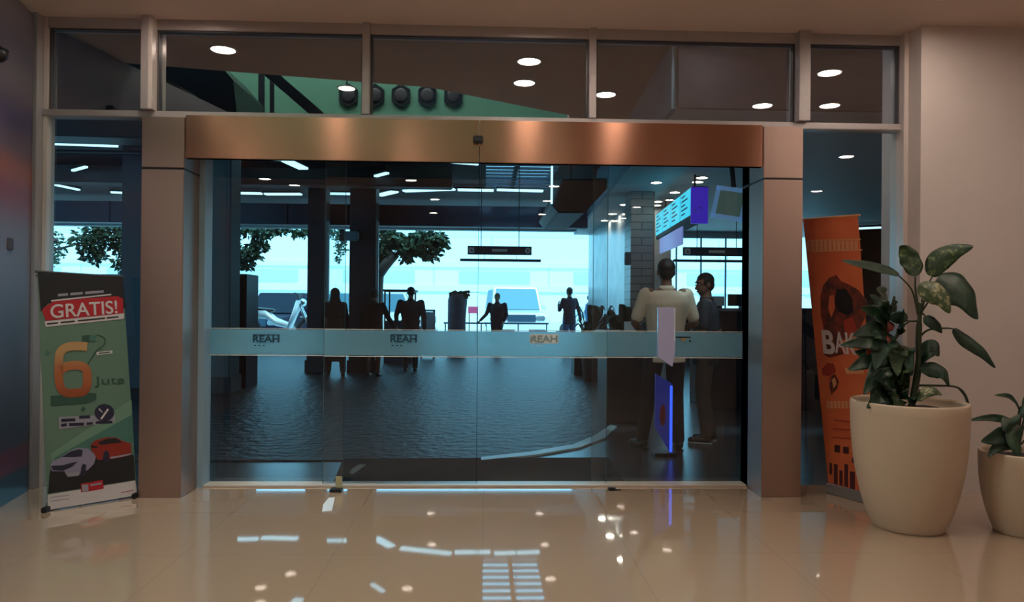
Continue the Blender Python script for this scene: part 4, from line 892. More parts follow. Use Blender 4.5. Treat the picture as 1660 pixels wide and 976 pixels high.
    for n, s_ in (('l',-1),('r',1)):
        sh, el, wr = up(jt['sh'+n]), up(jt['el'+n]), up(jt['wr'+n])
        ball(bm, sh-Vector((s_*.035,0,.012)), (.070,.066,.058))
        if sleeves == 'short': cap(bm, sh, sh.lerp(el,.78), .058*b_, .058)
        else: cap(bm, sh, el, .060*b_, .052); cap(bm, el, el.lerp(wr,.93), .052, .042)
    bm = remesh(bm, voxel, 5); s_o = add('shirt', bm, top)
    if not hijab:
        bm = BM(); loft(bm, [(up((0,-.008,1.455)),.080,.076),(up((0,-.012,1.505)),.066,.066)], 20); add('collar', bm, top, s_o)
    # ---- lower body
    bm = BM()
    if legs == 'trousers':
        loft(bm, [((0,0,.80),.16,.11),((0,0,.88),.175,.125),((0,0,.98),.165,.118)], 20)
        for n in 'lr':
            cap(bm, jt['hp'+n], jt['kn'+n], .098, .075); cap(bm, jt['kn'+n], jt['an'+n]+Vector((0,0,.01)), .075, .058)
        bm = remesh(bm, voxel, 5); add('trousers', bm, bottom)
    elif legs == 'skirt':
        loft(bm, [((0,0,.98),.165,.118),((0,0,.88),.185,.135),((0,.01,.60),.19,.15),((0,.01,.46),.185,.15)], 20); bm = remesh(bm, voxel, 4); add('skirt', bm, bottom)
    else:
        loft(bm, [((0,0,1.0),.16,.12),((0,0,.85),.20,.15),((0,.02,.5),.22,.17),((0,.02,.30),.23,.18)], 20)
        for n in 'lr': cap(bm, jt['kn'+n], jt['an'+n]+Vector((0,0,.03)), .075, .060)
        bm = remesh(bm, voxel, 4); add('long_dress', bm, bottom)
    for n in 'lr':
        an = jt['an'+n]; td = jt['td'+n]; sd_ = Vector((td.y,-td.x,0)); bm = BM(); lift = an.z-.085
        ball(bm, an+td*-.02+Vector((0,0,-.035)), (.045,.05,.045)); cap(bm, an+td*.0+Vector((0,0,-.045)), an+td*.10+Vector((0,0,-.048)), .042, .036); ball(bm, an+td*.14+Vector((0,0,-.052)), (.043,.05,.030))
        bm = remesh(bm, .009, 3)
        for v in bm.verts: v.co.z = max(v.co.z, lift+.006)
        sh_ = add('shoe', bm, 'shoe')
        bm = BM(); poly = [an+td*y+sd_*x for x, y in ((-.038,-.06),(.038,-.06),(.044,.08),(.036,.165),(0,.19),(-.036,.165),(-.044,.08))]
        prism(bm, [Vector((p.x,p.y,lift)) for p in poly], (0,0,.012)); add('sole', bm, 'sole' if bag == 'sole' else 'shoe', sh_, sm=False)
    return t
D = math.radians
q = FL(1078,727)
person((q.x,q.y,0), D(3), 1.775, 'person in cream shirt and black trousers, back turned, behind the lavender guard', 'cream', 'blk', build=1.09, headturn=D(-4),
    J=dict(ell=(-.285,.03,1.16), wrl=(-.17,.24,1.06), elr=(.285,.03,1.16), wrr=(.17,.24,1.06), bkl=(-.2,0,1), bkr=(.2,0,1), hpl=(-.10,0,.9), knl=(-.155,.02,.50), anl=(-.205,.04,.085), tdl=(-.35,1,0), knr=(.10,.02,.50), anr=(.105,-.06,.085), tdr=(.1,1,0)))
q = FL(1139,716)
person((q.x+.02,q.y,0), D(72), 1.66, 'person in dark navy shirt and brown grey trousers, looking left beside the one in cream', 'nvy', 'brn', headturn=D(32), build=1.08, bag='sole', headtilt=D(-8),
    J=dict(ell=(-.26,.02,1.14), wrl=(-.12,.25,1.10), elr=(.24,-.13,1.13), wrr=(.13,.12,1.03), bkl=(-.2,0,1), bkr=(.2,0,1), knr=(.10,.03,.5), anr=(.10,-.06,.085)))
q = FL(665,602)
person((q.x,q.y,0), D(0), 1.66, 'person in dark clothes and a flat cap, back turned, right of the broad black column', 'sil', 'sil2', cap_=True, build=1.2, sleeves='long', J=dict(ell=(-.30,.0,1.16), wrl=(-.30,.10,.96)), voxel=.012)
q = FL(605,611)
person((q.x,q.y,0), D(-8), 1.60, 'person with bare legs in a dark skirt before the broad black column, hand reaching right', 'sil2', 'sil2', sleeves='long', legs='skirt', J=dict(elr=(.29,.05,1.16), wrr=(.40,.14,.98)), voxel=.012)
q = FL(542,610)
person((q.x,q.y,0), D(15), 1.60, 'person in a long dark headscarf and long dress between the dark columns', 'sil2', 'sil2', sleeves='long', legs='dress', hijab=True, voxel=.012, J=dict(knl=(-.11,.05,.5), anl=(-.12,.04,.085), knr=(.14,-.02,.5), anr=(.16,-.10,.085)))
YY = 19.3; q = P(806,500,YY)
person((q.x,YY,0), D(165), 1.62, 'person in dark clothes walking in, arm swung out, in front of the white car', 'sil', 'sil', sleeves='long', voxel=.014, J=dict(elr=(.30,.04,1.16), wrr=(.46,.12,.98), ell=(-.26,-.05,1.15), wrl=(-.20,.06,.96), knl=(-.09,.18,.52), anl=(-.09,.10,.12), knr=(.09,-.05,.5), anr=(.09,-.25,.12)), build=1.2)
YY = 19.9; q = P(923,500,YY)
person((q.x,YY,0), D(20), 1.80, 'person in blue standing with raised hand left of the potted shrubs', 'sil', 'bluec', sleeves='long', voxel=.014, J=dict(ell=(-.26,.05,1.16), wrl=(-.20,.22,1.30), elr=(.27,-.02,1.14), wrr=(.34,.02,.90)))
YY = 23.2; q = P(956,500,YY)
person((q.x,YY,-.03), D(-70), 1.68, 'person in pale blue shirt and peaked cap, small and far, beside the marble wall', 'bluec', 'sil', cap_=True, voxel=.016)

# ================================================================== PLANTS
M['pot'] = mat('cream ceramic pot', (.58,.44,.32), .42, var=.03, scale=3, spec=.4); M['soil'] = mat('dark soil', (.03,.018,.022), .95, bump=1, scale=40)
def leafmat(name, dark, light, amt, sc):
    m = mat(name, dark, .42); nt = m.node_tree; b = nt.nodes['Principled BSDF']; nz = [n for n in nt.nodes if n.type == 'TEX_NOISE'][0]; nz.inputs['Scale'].default_value = sc; nz.inputs['Detail'].default_value = 6; nz.inputs['Roughness'].default_value = .7
    r = nt.nodes.new('ShaderNodeValToRGB'); r.color_ramp.elements[0].position = amt; r.color_ramp.elements[1].position = amt+.12; r.color_ramp.elements[0].color = (*dark,1); r.color_ramp.elements[1].color = (*light,1)
    nt.links.new(nz.outputs['Fac'], r.inputs[0]); nt.links.new(r.outputs[0], b.inputs['Base Color']); return m
M['lf1'] = leafmat('dark green leaf with pale speckles', (.02,.05,.018), (.20,.25,.08), .54, 30); M['lf2'] = leafmat('deep green leaf', (.012,.035,.02), (.03,.07,.03), .5, 14); M['lf3'] = leafmat('speckled pale leaf', (.05,.08,.03), (.42,.38,.22), .50, 22)
M['stem'] = mat('green brown stem', (.045,.06,.03), .5); M['lf4'] = leafmat('reddish green leaf', (.25,.03,.015), (.09,.05,.02), .55, 12)
def leafbm(pts, width, side, cup=.25, n=12, wavy=.0, prof=None):
    """curved blade along pts; side = across direction"""
    c = curve(pts, n); L = len(c)-1; bm = BM(); rows = []; S_ = Vector(side).normalized()
    for i, p in enumerate(c):
        u = i/L; w_ = width*(math.sin(math.pi*min(1, u*1.0)**.75)**.8 if 0 < u < 1 else 0)
        d = (c[min(i+1,L)]-c[max(i-1,0)]).normalized(); s_ = (S_-d*S_.dot(d)).normalized(); nn = s_.cross(d)
        row = []
        for j in range(-3, 4):
            v = j/3; row.append(bm.verts.new(p + s_*(v*w_) + nn*(cup*w_*abs(v)**1.3 + wavy*w_*math.sin(u*19+j*1.3)*abs(v)) ))
        rows.append(row)
    for a, b in zip(rows, rows[1:]):
        for j in range(6): bm.faces.new((a[j], a[j+1], b[j+1], b[j]))
    bmesh.ops.remove_doubles(bm, verts=bm.verts[:], dist=.0004)
    return bm
def leaf_on(t, stem, pts, width, m, side, cup=.25, wavy=.06, sr=.006):
    if stem:
        bm = BM(); c = curve(stem, 6); tube(bm, c, [sr*(1.2-.5*i/len(c)) for i in range(len(c))], 8); st = obj('petiole', bm, 'stem', t, smooth=True)
    bm = leafbm(pts, width*1.15, side, cup, wavy=wavy); lf = obj('leaf', bm, m, t, smooth=True)
    sl = lf.modifiers.new('thick', 'SOLIDIFY'); sl.thickness = .0015
    bm = BM(); c = curve(pts, 8); tube(bm, c[:-2], [.0028*(1-.7*i/len(c)) for i in range(len(c)-2)], 6); obj('midrib', bm, 'stem', lf, smooth=True)
def pot(cx_, cy_, r, h, label, top_r=None):
    t = thing('plant_pot', (cx_,cy_,0), label, 'pot')
    tr = r; br = r*.62
    prof = [(br*.97,.0),(br,.006),(br*1.03,.02)]
    for i in range(1, 15):
        u = i/14; prof.append((br*1.03+(tr-br*1.03)*(1-(1-u)**2.3)**.9*1.0, .02+(h-.02)*u))
    prof += [(tr-.004,h+.008),(tr-.02,h+.008),(tr-.026,h-.01),(tr-.03,h-.09)]
    bm = BM(); lathe(bm, prof, (cx_,cy_,0), 72); obj('shell', bm, 'pot', t, smooth=True)
    return t, tr
Yp = 4.48; c = P(1473,650,Yp); rp = (P(1558,700,Yp).x-P(1388,700,Yp).x)/2; hp_ = P(1473,664,Yp-rp).z
PX = c.x
t, tr = pot(PX, Yp, rp, hp_, 'large cream tapered pot before the orange banner')
bm = BM(); lathe(bm, [(0,hp_-.055),(tr-.030,hp_-.05),(tr-.030,hp_-.08),(0,hp_-.085)], (PX,Yp,0), 40); 
for v in bm.verts:
    if v.co.z > hp_-.06: v.co.z += .012*mnoise.noise(v.co*14)
obj('soil', bm, 'soil', t)
def Q(px, py, dy=0): return P(px, py, Yp+dy)
pl = thing('dieffenbachia', (PX,Yp,hp_-.05), 'tall broad leaved plant with speckled leaves in the large cream pot', 'plant')
sb = Q(1476,662,0); sb.z = hp_-.055
bm = BM(); tube(bm, curve([sb, Q(1488,600), Q(1489,550), Q(1491,510), Q(1492,490)], 6), [.020]*8+[.017]*8+[.013]*8+[.010], 12); obj('stem', bm, 'stem', pl, smooth=True)
bm = BM(); s2 = Vector((PX-.10,Yp+.03,hp_-.055)); tube(bm, curve([s2, Q(1438,610,.03), Q(1434,560,.03), Q(1440,520,.03)], 6), [.016]*14+[.012]*6, 10); obj('stem', bm, 'stem', pl, smooth=True)
X = (1,0,0)
# upper leaves traced from the plant: petiole, midrib, half width, material, across
leaf_on(pl, [Q(1489,505),Q(1484,470),Q(1484,448)], [Q(1484,448,.0),Q(1476,428,.02),Q(1466,410,.03),Q(1458,399,.02)], .062, 'lf1', (1,.15,.5), .2, .08)
leaf_on(pl, [Q(1491,505),Q(1498,475),Q(1511,449)], [Q(1511,449),Q(1520,425,-.01),Q(1545,408,-.03),Q(1578,399,-.06)], .060, 'lf1', (-.4,.5,1), .25, .08)
leaf_on(pl, [Q(1488,510),Q(1478,470),Q(1455,445)], [Q(1458,446),Q(1430,438,-.02),Q(1395,430,-.05),Q(1363,423,-.08)], .036, 'lf2', (.05,.8,1), .25, .05)
leaf_on(pl, [Q(1492,508),Q(1502,480,-.03),Q(1516,462,-.05)], [Q(1516,456,-.05),Q(1540,462,-.10),Q(1566,482,-.14),Q(1585,518,-.16)], .098, 'lf2', (.5,.35,1), .25, .06)
leaf_on(pl, [Q(1491,510),Q(1503,492,-.08),Q(1512,478,-.12)], [Q(1488,464,-.12),Q(1510,472,-.16),Q(1528,485,-.18),Q(1540,508,-.19)], .062, 'lf3', (.6,.2,1), .2, .06)
leaf_on(pl, [Q(1492,545),Q(1505,535,-.02),Q(1530,532,-.04),Q(1545,533,-.05)], [Q(1545,533,-.05),Q(1566,552,-.07),Q(1592,571,-.09),Q(1614,597,-.10)], .038, 'lf2', (.6,.3,.9), .25, .05)
leaf_on(pl, [Q(1492,505),Q(1500,512,-.02)], [Q(1500,512,-.02),Q(1508,520,-.04),Q(1520,530,-.05),Q(1527,540,-.05)], .034, 'lf2', (.7,.2,.7), .2, .04)
leaf_on(pl, None, [Q(1490,592),Q(1500,570,-.02),Q(1512,562,-.04),Q(1522,578,-.06)], .052, 'lf2', (.3,.3,1), .2, .06)
leaf_on(pl, [Q(1490,598),Q(1500,598,-.03)], [Q(1490,596,-.03),Q(1510,598,-.06),Q(1530,606,-.08),Q(1540,628,-.09)], .044, 'lf2', (.3,.4,1), .25, .08)
leaf_on(pl, [Q(1486,625),Q(1515,625,-.05),Q(1552,628,-.06),Q(1567,645,-.07),Q(1573,676,-.08)], [Q(1552,628,-.06),Q(1564,640,-.065),Q(1571,660,-.07),Q(1575,684,-.08)], .008, 'lf2', X, .2, .05)
leaf_on(pl, [Q(1484,650),Q(1492,632,-.08)], [Q(1488,650,-.12),Q(1500,636,-.14),Q(1515,634,-.15),Q(1527,640,-.15)], .030, 'lf3', (.2,.6,1), .2, .05)
leaf_on(pl, [Q(1490,520),Q(1470,520,.0),Q(1462,512)], [Q(1470,510,.02),Q(1458,515,.0),Q(1445,515,-.02),Q(1436,508,-.03)], .035, 'lf2', (.2,.4,1), .2, .05)
# dense lower leaves of the second shoot
rnd = random.Random(5)
for k, (x_, y_, x2_, y2_, wd, mk) in enumerate(((1440,530,1395,500,.055,'lf2'),(1440,520,1410,478,.045,'lf2'),(1442,520,1448,480,.05,'lf2'),(1440,545,1382,545,.055,'lf2'),(1438,560,1362,560,.05,'lf2'),(1440,575,1375,600,.06,'lf2'),(1442,560,1475,520,.05,'lf2'),(1440,590,1400,640,.06,'lf2'),
    (1438,540,1405,575,.05,'lf4'),(1440,520,1425,555,.045,'lf4'),(1445,600,1460,650,.06,'lf1'),(1450,590,1430,655,.055,'lf1'),(1450,620,1480,600,.05,'lf1'),(1445,610,1412,655,.06,'lf2'),(1450,560,1455,610,.055,'lf1'),(1455,640,1450,672,.05,'lf1'),(1440,640,1405,668,.05,'lf2'),(1462,560,1478,610,.05,'lf2'),(1470,640,1475,672,.05,'lf2'),(1440,505,1420,470,.06,'lf2'),(1442,560,1400,530,.065,'lf2'),(1440,600,1385,570,.065,'lf2'),(1455,540,1465,500,.055,'lf2'),(1445,650,1425,625,.06,'lf2'),(1450,580,1470,640,.065,'lf1'),(1440,540,1418,600,.07,'lf2'),(1450,630,1415,610,.065,'lf2'),(1455,600,1440,640,.07,'lf1'),(1460,655,1440,676,.05,'lf1'))):
    dy = rnd.uniform(-.14,.08); a = Q(x_, y_, .02); b = Q(x2_, y2_, dy); m_ = a.lerp(b,.5)+Vector((0,0,rnd.uniform(.01,.04))); 
    if b.z < hp_-.02: b.z = hp_-.02
    leaf_on(pl, [Q(1437,y_+25,.03), a], [a, a.lerp(m_,.6)+Vector((0,-.01,.01)), m_, b], wd, mk, (rnd.uniform(-.3,.3)+(b-a).z*2,.4,(a-b).x*2+.4), .2, .1, .005)
Ys = 4.36; c = P(1652,735,Ys); rs = (P(1652,760,Ys).x-P(1596,760,Ys).x); hs = P(1640,742,Ys-.15).z; SX = P(1652,760,Ys).x
t, tr = pot(SX, Ys, rs, hs, 'smaller cream pot at the right edge by the wall')
bm = BM(); lathe(bm, [(0,hs-.035),(tr-.030,hs-.03),(tr-.030,hs-.06),(0,hs-.065)], (SX,Ys,0), 40); obj('soil', bm, 'soil', t)
pl = thing('leafy_plant', (SX,Ys,hs-.03), 'low dark green plant with drooping leaves in the smaller cream pot', 'plant')
def Q2(px, py, dy=0): return P(px, py, Ys+dy)
b0 = Vector((SX,Ys,hs-.035)); bm = BM(); tube(bm, curve([b0, Q2(1650,700), Q2(1655,660)], 6), .012, 10); obj('stem', bm, 'stem', pl, smooth=True)
for st, pts, wd, sd_ in (([Q2(1652,720),Q2(1648,690)],[Q2(1648,690),Q2(1625,680,-.03),Q2(1598,678,-.05),Q2(1570,682,-.06)],.022,(0,.5,1)),
    ([Q2(1652,700),Q2(1655,672)],[Q2(1655,672),Q2(1645,652,-.02),Q2(1632,642,-.03),Q2(1612,641,-.04)],.018,(0,.5,1)),
    ([Q2(1652,720),Q2(1640,706,-.04)],[Q2(1642,700,-.04),Q2(1625,705,-.08),Q2(1608,712,-.11),Q2(1590,716,-.13)],.042,(0,.4,1)),
    ([Q2(1652,710),Q2(1650,690,-.05)],[Q2(1655,690,-.06),Q2(1645,705,-.1),Q2(1648,725,-.13),Q2(1655,745,-.15)],.042,(1,.1,0)),
    ([Q2(1652,720),Q2(1660,690,-.03)],[Q2(1655,675,-.03),Q2(1668,668,-.05),Q2(1682,672,-.07),Q2(1695,690,-.08)],.05,(0,.4,1)),
    ([Q2(1652,725),Q2(1630,722,-.05)],[Q2(1640,725,-.08),Q2(1625,722,-.10),Q2(1612,728,-.12),Q2(1602,742,-.13)],.028,(.3,.4,1)),
    ([Q2(1652,700),Q2(1645,680,-.05)],[Q2(1652,672,-.05),Q2(1640,678,-.08),Q2(1632,690,-.1),Q2(1628,700,-.11)],.034,(1,.1,.4)),
    ([Q2(1655,720),Q2(1675,700)],[Q2(1672,700),Q2(1690,690),Q2(1705,700),Q2(1715,720)],.04,(0,.4,1)),
    ([Q2(1655,700),Q2(1665,660,.03)],[Q2(1660,662,.03),Q2(1672,645,.04),Q2(1685,640,.05),Q2(1700,645,.05)],.03,(0,.4,1))):
    leaf_on(pl, st, pts, wd, 'lf2', sd_, .25, .06, .005)
# potted shrubs outside
for px, Yq, lb, nn in ((962,13.0,'dark potted shrub standing outside in the shade left of the marble wall',0),(1012,9.78,'dark potted shrub behind the counter left of the man in cream',1)):
    c = P(px,540,Yq); t = thing('potted_shrub', (c.x,Yq,0), lb, 'shrub')
    zt0 = .55 if nn == 0 else .62; bm = BM(); lathe(bm, [(.13,0),(.17,.02),(.22,zt0*.9),(.22,zt0),(.19,zt0),(.18,zt0-.06),(0,zt0-.06)], (c.x,Yq,0), 28); obj('pot', bm, 'dark', t, smooth=True)
    rnd = random.Random(nn+11); hh = P(px,500,Yq).z-zt0
    bm = BM()
    for k in range(44):
        a = rnd.uniform(0,6.28); r = rnd.uniform(.12,.34); z1 = zt0+hh*rnd.uniform(.35,1.1); e = Vector((c.x+math.cos(a)*r,Yq+math.sin(a)*r,z1)); s = Vector((c.x+math.cos(a)*.05,Yq+math.sin(a)*.05,zt0-.05)); 
        lb_ = leafbm([s, s.lerp(e,.6)+Vector((0,0,.08)), e, e+Vector((math.cos(a)*.08,math.sin(a)*.08,-.10))], .055, (-math.sin(a),math.cos(a),.2), .2, 4); me_ = bpy.data.meshes.new('q'); lb_.to_mesh(me_); lb_.free(); bm.from_mesh(me_); bpy.data.meshes.remove(me_)
    obj('foliage', bm, 'lf2', t)

# ================================================================== BANNERS
def banner(name, c4, label, thick=.004):
    """c4: bottom-left, bottom-right, top-right, top-left world corners"""
    bl, br, trr, tl = [Vector(p) for p in c4]; n_ = ((br-bl).cross(tl-bl)).normalized()
    if n_.y > 0: n_ = -n_
    def uv(u, v, w_=0): return (bl.lerp(br,u)).lerp(tl.lerp(trr,u), v) + n_*w_
    return uv, n_
def decal(uv, poly, m, parent, name, lift=.002, **kw):
    bm = BM(); a = [bm.verts.new(uv(u,v,lift)) for u,v in poly]; b = [bm.verts.new(uv(u,v,lift-.0012)) for u,v in poly]; n = len(a)
    bm.faces.new(a); bm.faces.new(list(reversed(b)))
    for i in range(n): bm.faces.new((a[i],b[i],b[(i+1)%n],a[(i+1)%n]))
    return obj(name, bm, m, parent, **kw)
def dtext(uv, s, u0, u1, v0, v1, m, parent, name='lettering', lift=.003, bold=.01, slope=0):
    bm = textbm(s, lambda u,v,w_: uv(u0+(u1-u0)*u, v0+(v1-v0)*v+slope*u, lift+.001*w_), bold=bold); return obj(name, bm, m, parent)
def ring(cu, cv, ru, rv, n=24, a0=0, a1=2*math.pi): return [(cu+ru*math.cos(a0+(a1-a0)*i/n), cv+rv*math.sin(a0+(a1-a0)*i/n)) for i in range(n if a1-a0 > 6.2 else n+1)]
# pixel to banner coordinates by inverting the plane map
def pix(uv, px, py):
    o_, ux, vy = uv(0,0), uv(1,0)-uv(0,0), uv(0,1)-uv(0,0); n_ = ux.cross(vy); d = ray(px,py); h = CAMP+d*((o_-CAMP).dot(n_)/d.dot(n_))
    u, v = .5, .5
    for _ in range(12):
        e = h-uv(u,v); du = uv(u+.01,v)-uv(u,v); dv = uv(u,v+.01)-uv(u,v); A11, A12, A22 = du.dot(du), du.dot(dv), dv.dot(dv); b1, b2 = e.dot(du), e.dot(dv); dt = A11*A22-A12*A12
        u += .01*(b1*A22-b2*A12)/dt; v += .01*(A11*b2-A12*b1)/dt
    return u, v
# --- left banner
bl = FL(77,829); br = FL(222,806); bl.z = .03; br.z = .03
dn = (br-bl).normalized(); nb = Vector((-dn.y,dn.x,0)); nb = nb if nb.y > 0 else -nb     # away from viewer
def onpl(px, py, back):
    d = ray(px,py); pn = Vector((nb.x,nb.y,0)); return CAMP+d*(((bl+nb*back)-CAMP).dot(pn)/d.dot(pn))
tl, trr = onpl(60,440,.10), onpl(199,449,.10)
bl_, br_ = onpl(77,822,0), onpl(222,800,0)
t = thing('standing_banner', ((bl+br)/2).to_tuple()[:2]+(0,), 'green standing banner with red GRATIS strip and an orange number six', 'banner')
uv, n_ = banner('b', (bl_,br_,trr,tl), '')
M['bgreen'] = mat('green banner print', (.095,.155,.11), .45); M['bgreen2'] = mat('lighter green banner print', (.125,.21,.145), .45); M['bgreen3'] = mat('deep green banner print', (.05,.13,.10), .45)
M['bblack'] = mat('black banner print', (.010,.010,.012), .4); M['bred'] = mat('red banner print', (.36,.008,.015), .45); M['bwhite'] = mat('off white banner print', (.50,.43,.42), .5); M['blav'] = mat('lavender white print', (.25,.22,.26), .5)
M['borange'] = bandmat('orange gradient figure', [(0,(.05,.02,.01)),(.2,(.24,.05,.015)),(.55,(.34,.09,.03)),(1,(.40,.22,.09))], lo=.62, hi=1.05, rough=.4)
M['bdgreen'] = mat('dark green print', (.02,.06,.04), .5); M['bgrey'] = mat('silver lilac car print', (.21,.18,.25), .4); M['bredcar'] = mat('red car print', (.22,.018,.010), .4); M['bnav'] = mat('dark badge print', (.015,.015,.035), .4)
bm = BM(); pts = [uv(0,0),uv(1,0),uv(1,1),uv(0,1)]
nu = 1
hexa(bm, [uv(0,0,0),uv(1,0,0),uv(1,0,-.004),uv(0,0,-.004),uv(0,1,0),uv(1,1,0),uv(1,1,-.004),uv(0,1,-.004)]); pan = obj('sheet', bm, 'bgreen', t)
px_ = lambda L_: [pix(uv,x,y) for x,y in L_]
def dc(L_, m, name, lift=.002, par=None): return decal(uv, px_(L_), m, par or pan, name, lift)
dc([(61,441),(199,449),(202,480),(205,500),(78,492),(66,506)], 'bblack', 'top_band', .0015)
dc([(68,503),(72,498),(88,488),(190,480),(199,484),(200,508),(74,520)], 'bred', 'red_strip', .003)
dtext(uv, 'GRATIS!', *[None]*0, u0=pix(uv,82,515)[0], u1=pix(uv,190,500)[0], v0=pix(uv,82,516.5)[1], v1=pix(uv,82,494)[1], m='bwhite', parent=pan, lift=.0045, bold=.012, slope=pix(uv,190,508)[1]-pix(uv,82,516.5)[1])
dc([(83,486.5),(180,476.5),(180,478.5),(83,489)], 'bwhite', 'white_line', .004)
dc([(72,521),(201,508),(201,513),(200,517),(74,530)], 'bwhite', 'subtitle_strip', .003)
for x0_, x1_ in ((76,94),(98,121),(126,170),(173,192)): dc([(x0_,524-(x0_-76)*.1),(x1_,524-(x1_-76)*.1),(x1_,526.5-(x1_-76)*.1),(x0_,526.5-(x0_-76)*.1)], 'bblack', 'subtitle_word', .0042)
for x0_, x1_ in ((94,110),(114,134),(138,168)): dc([(x0_,476.5-(x0_-94)*.08),(x1_,476.5-(x1_-94)*.08),(x1_,480.5-(x1_-94)*.08),(x0_,480.5-(x0_-94)*.08)], 'blav', 'small_word', .003)
# background tones
dc([(213,648),(216,700),(217,715),(85,760),(82,736),(150,690)], 'bgreen2', 'light_sweep', .0016)
dc([(214,672),(217,716),(90,772),(88,742)], 'bgreen3', 'dark_sweep', .0020)
# number six: hook and ring, made from a thick path
def stroke(L_, wpx, m, name, lift):
    c_ = curve([(x,y,0) for x,y in L_], 6); a_ = []; b_ = []
    for i, p in enumerate(c_):
        d = (c_[min(i+1,len(c_)-1)]-c_[max(i-1,0)]).normalized(); nn = Vector((-d.y,d.x,0)); a_.append((p.x+nn.x*wpx/2,p.y+nn.y*wpx/2)); b_.append((p.x-nn.x*wpx/2,p.y-nn.y*wpx/2))
    bm = BM(); A_ = [(bm.verts.new(uv(*pix(uv,*p),lift)), bm.verts.new(uv(*pix(uv,*q),lift)), bm.verts.new(uv(*pix(uv,*p),lift-.001)), bm.verts.new(uv(*pix(uv,*q),lift-.001))) for p,q in zip(a_,b_)]
    for s_, e_2 in zip(A_, A_[1:]):
        bm.faces.new((s_[0],s_[1],e_2[1],e_2[0])); bm.faces.new((s_[2],e_2[2],e_2[3],s_[3])); bm.faces.new((s_[0],e_2[0],e_2[2],s_[2])); bm.faces.new((s_[1],s_[3],e_2[3],e_2[1]))
    bm.faces.new(A_[0][:1]+(A_[0][1],A_[0][3],A_[0][2])); bm.faces.new((A_[-1][0],A_[-1][2],A_[-1][3],A_[-1][1]))
    return obj(name, bm, m, pan)
six = stroke([(141,562),(125,561),(108,563),(97,572),(95,590),(95,608),(97,626),(106,636),(122,637),(136,634),(141,622),(141,606),(137,596),(124,592),(108,594),(98,600)], 14, 'borange', 'figure_six', .0045)
dc([(82,642),(148,637),(156,638),(156,648),(140,654),(82,658)], 'bdgreen', 'plinth', .003)
stroke([(141,592),(150,578),(157,568),(168,560),(170,550),(164,545),(156,543)], 1.6, 'bdgreen', 'cable', .0042)
dc([(133,544),(145,543),(145,554),(133,554)], 'bdgreen', 'plug', .0038); dc([(145,543),(156,544),(156,553),(145,553)], 'bgreen3', 'plug_tip', .0040); dc([(73,568),(80,568),(80,575),(73,575)], 'bgreen3', 'small_tag', .003)
dc([(156,571),(182,568),(182,573),(157,576)], 'bwhite', 'caption_strip', .0034); dc([(160,572),(178,570),(178,572),(160,574)], 'bdgreen', 'caption_word', .0044)
u0, v0 = pix(uv,153,628); u1, v1 = pix(uv,202,609); dtext(uv, 'Juta', u0=u0, u1=u1, v0=v0, v1=v1, m='bdgreen', parent=pan, lift=.003, bold=0.0)
dc([(95,676),(186,672),(187,684),(96,696)], 'blav', 'text_plate', .003)
for r_ in ((99,679,122,684),(128,674,146,679),(99,687,108,692),(112,686,136,691),(140,685,150,689),(155,683,182,687)): dc([(r_[0],r_[1]),(r_[2],r_[1]-1),(r_[2],r_[3]-1),(r_[0],r_[3])], 'bnav', 'text_word', .0042)
bm = None; decal(uv, px_([(169+16*math.cos(a*math.pi/12),669+14*math.sin(a*math.pi/12)) for a in range(24)]), 'bnav', pan, 'round_badge', .0052)
dc([(162,679),(165,680),(176,664),(174,662)], 'bwhite', 'badge_mark', .0066); dc([(159,663),(161,662),(166,668),(165,669)], 'bwhite', 'badge_mark', .0066)
dc([(131,663),(135,659),(139,663),(134,668)], 'bdgreen', 'drop_mark', .003)
# asphalt and the two printed cars
dc([(83,757),(100,745),(214,735),(217,742),(219,778),(78,800),(80,770)], 'bblack', 'road_print', .0026)
rc = dc([(146,722),(154,714),(172,709),(188,709),(200,715),(212,719),(213,737),(196,742),(180,744),(160,746),(150,738)], 'bredcar', 'red_car_print', .0038)
dc([(158,717),(174,711),(188,710),(198,717),(180,719),(164,721)], 'bblack', 'red_car_windows', .0050); dc([(178,741),(213,735),(213,737),(180,744)], 'blav', 'car_stripe', .0052)
dc([(168,733),(174,730),(177,736),(176,748),(170,752),(166,745)], 'bnav', 'car_wheel', .0052); dc([(147,722),(156,723),(158,726),(148,726)], 'bblack', 'lamp_print', .0050)
gc = dc([(81,754),(86,747),(100,741),(112,731),(126,726),(142,727),(152,735),(155,741),(152,752),(142,762),(130,766),(128,770),(108,771),(104,764),(84,764)], 'bgrey', 'silver_car_print', .0058)
dc([(100,741),(113,732),(128,728),(134,730),(132,740),(118,741)], 'bnav', 'car_windscreen', .0070); dc([(82,755),(102,754),(116,750),(126,748),(116,757),(102,763),(86,762)], 'bnav', 'car_front', .0070)
dc([(131,758),(134,752),(139,753),(139,764),(135,772),(130,772)], 'bnav', 'car_wheel', .0072); dc([(107,767),(128,765),(127,771),(109,773)], 'blav', 'car_skirt', .0072)
dc([(77,802),(219,779),(222,800),(221,803),(77,827)], 'bwhite', 'bottom_band', .004)
dc([(131,784),(144,782),(166,778),(168,792),(146,796),(131,798)], 'bred', 'red_badge', .0056); dc([(132,786),(143,785),(143,796),(133,797)], 'blav', 'badge_plate', .0066)
dc([(146,785),(164,782),(164,785),(146,788)], 'blav', 'badge_line', .0066)
for yy in (806,812): dc([(82,yy),(112,yy-4),(112,yy-3),(82,yy+1)], 'bgrey', 'small_line', .0052)
dc([(196,798),(216,794),(216,795),(196,799)], 'bred', 'small_line', .0052)
for x_, y_ in ((bl_,0),(br_,0)):
    bm = BM(); c_ = Vector((x_.x,x_.y,0)); box(bm, (c_.x-.015,c_.y-.05,0), (c_.x+.015,c_.y+.10,.035), bev=.005); obj('foot', bm, 'black', t)
mid = (bl_+br_)/2; tm = (tl+trr)/2
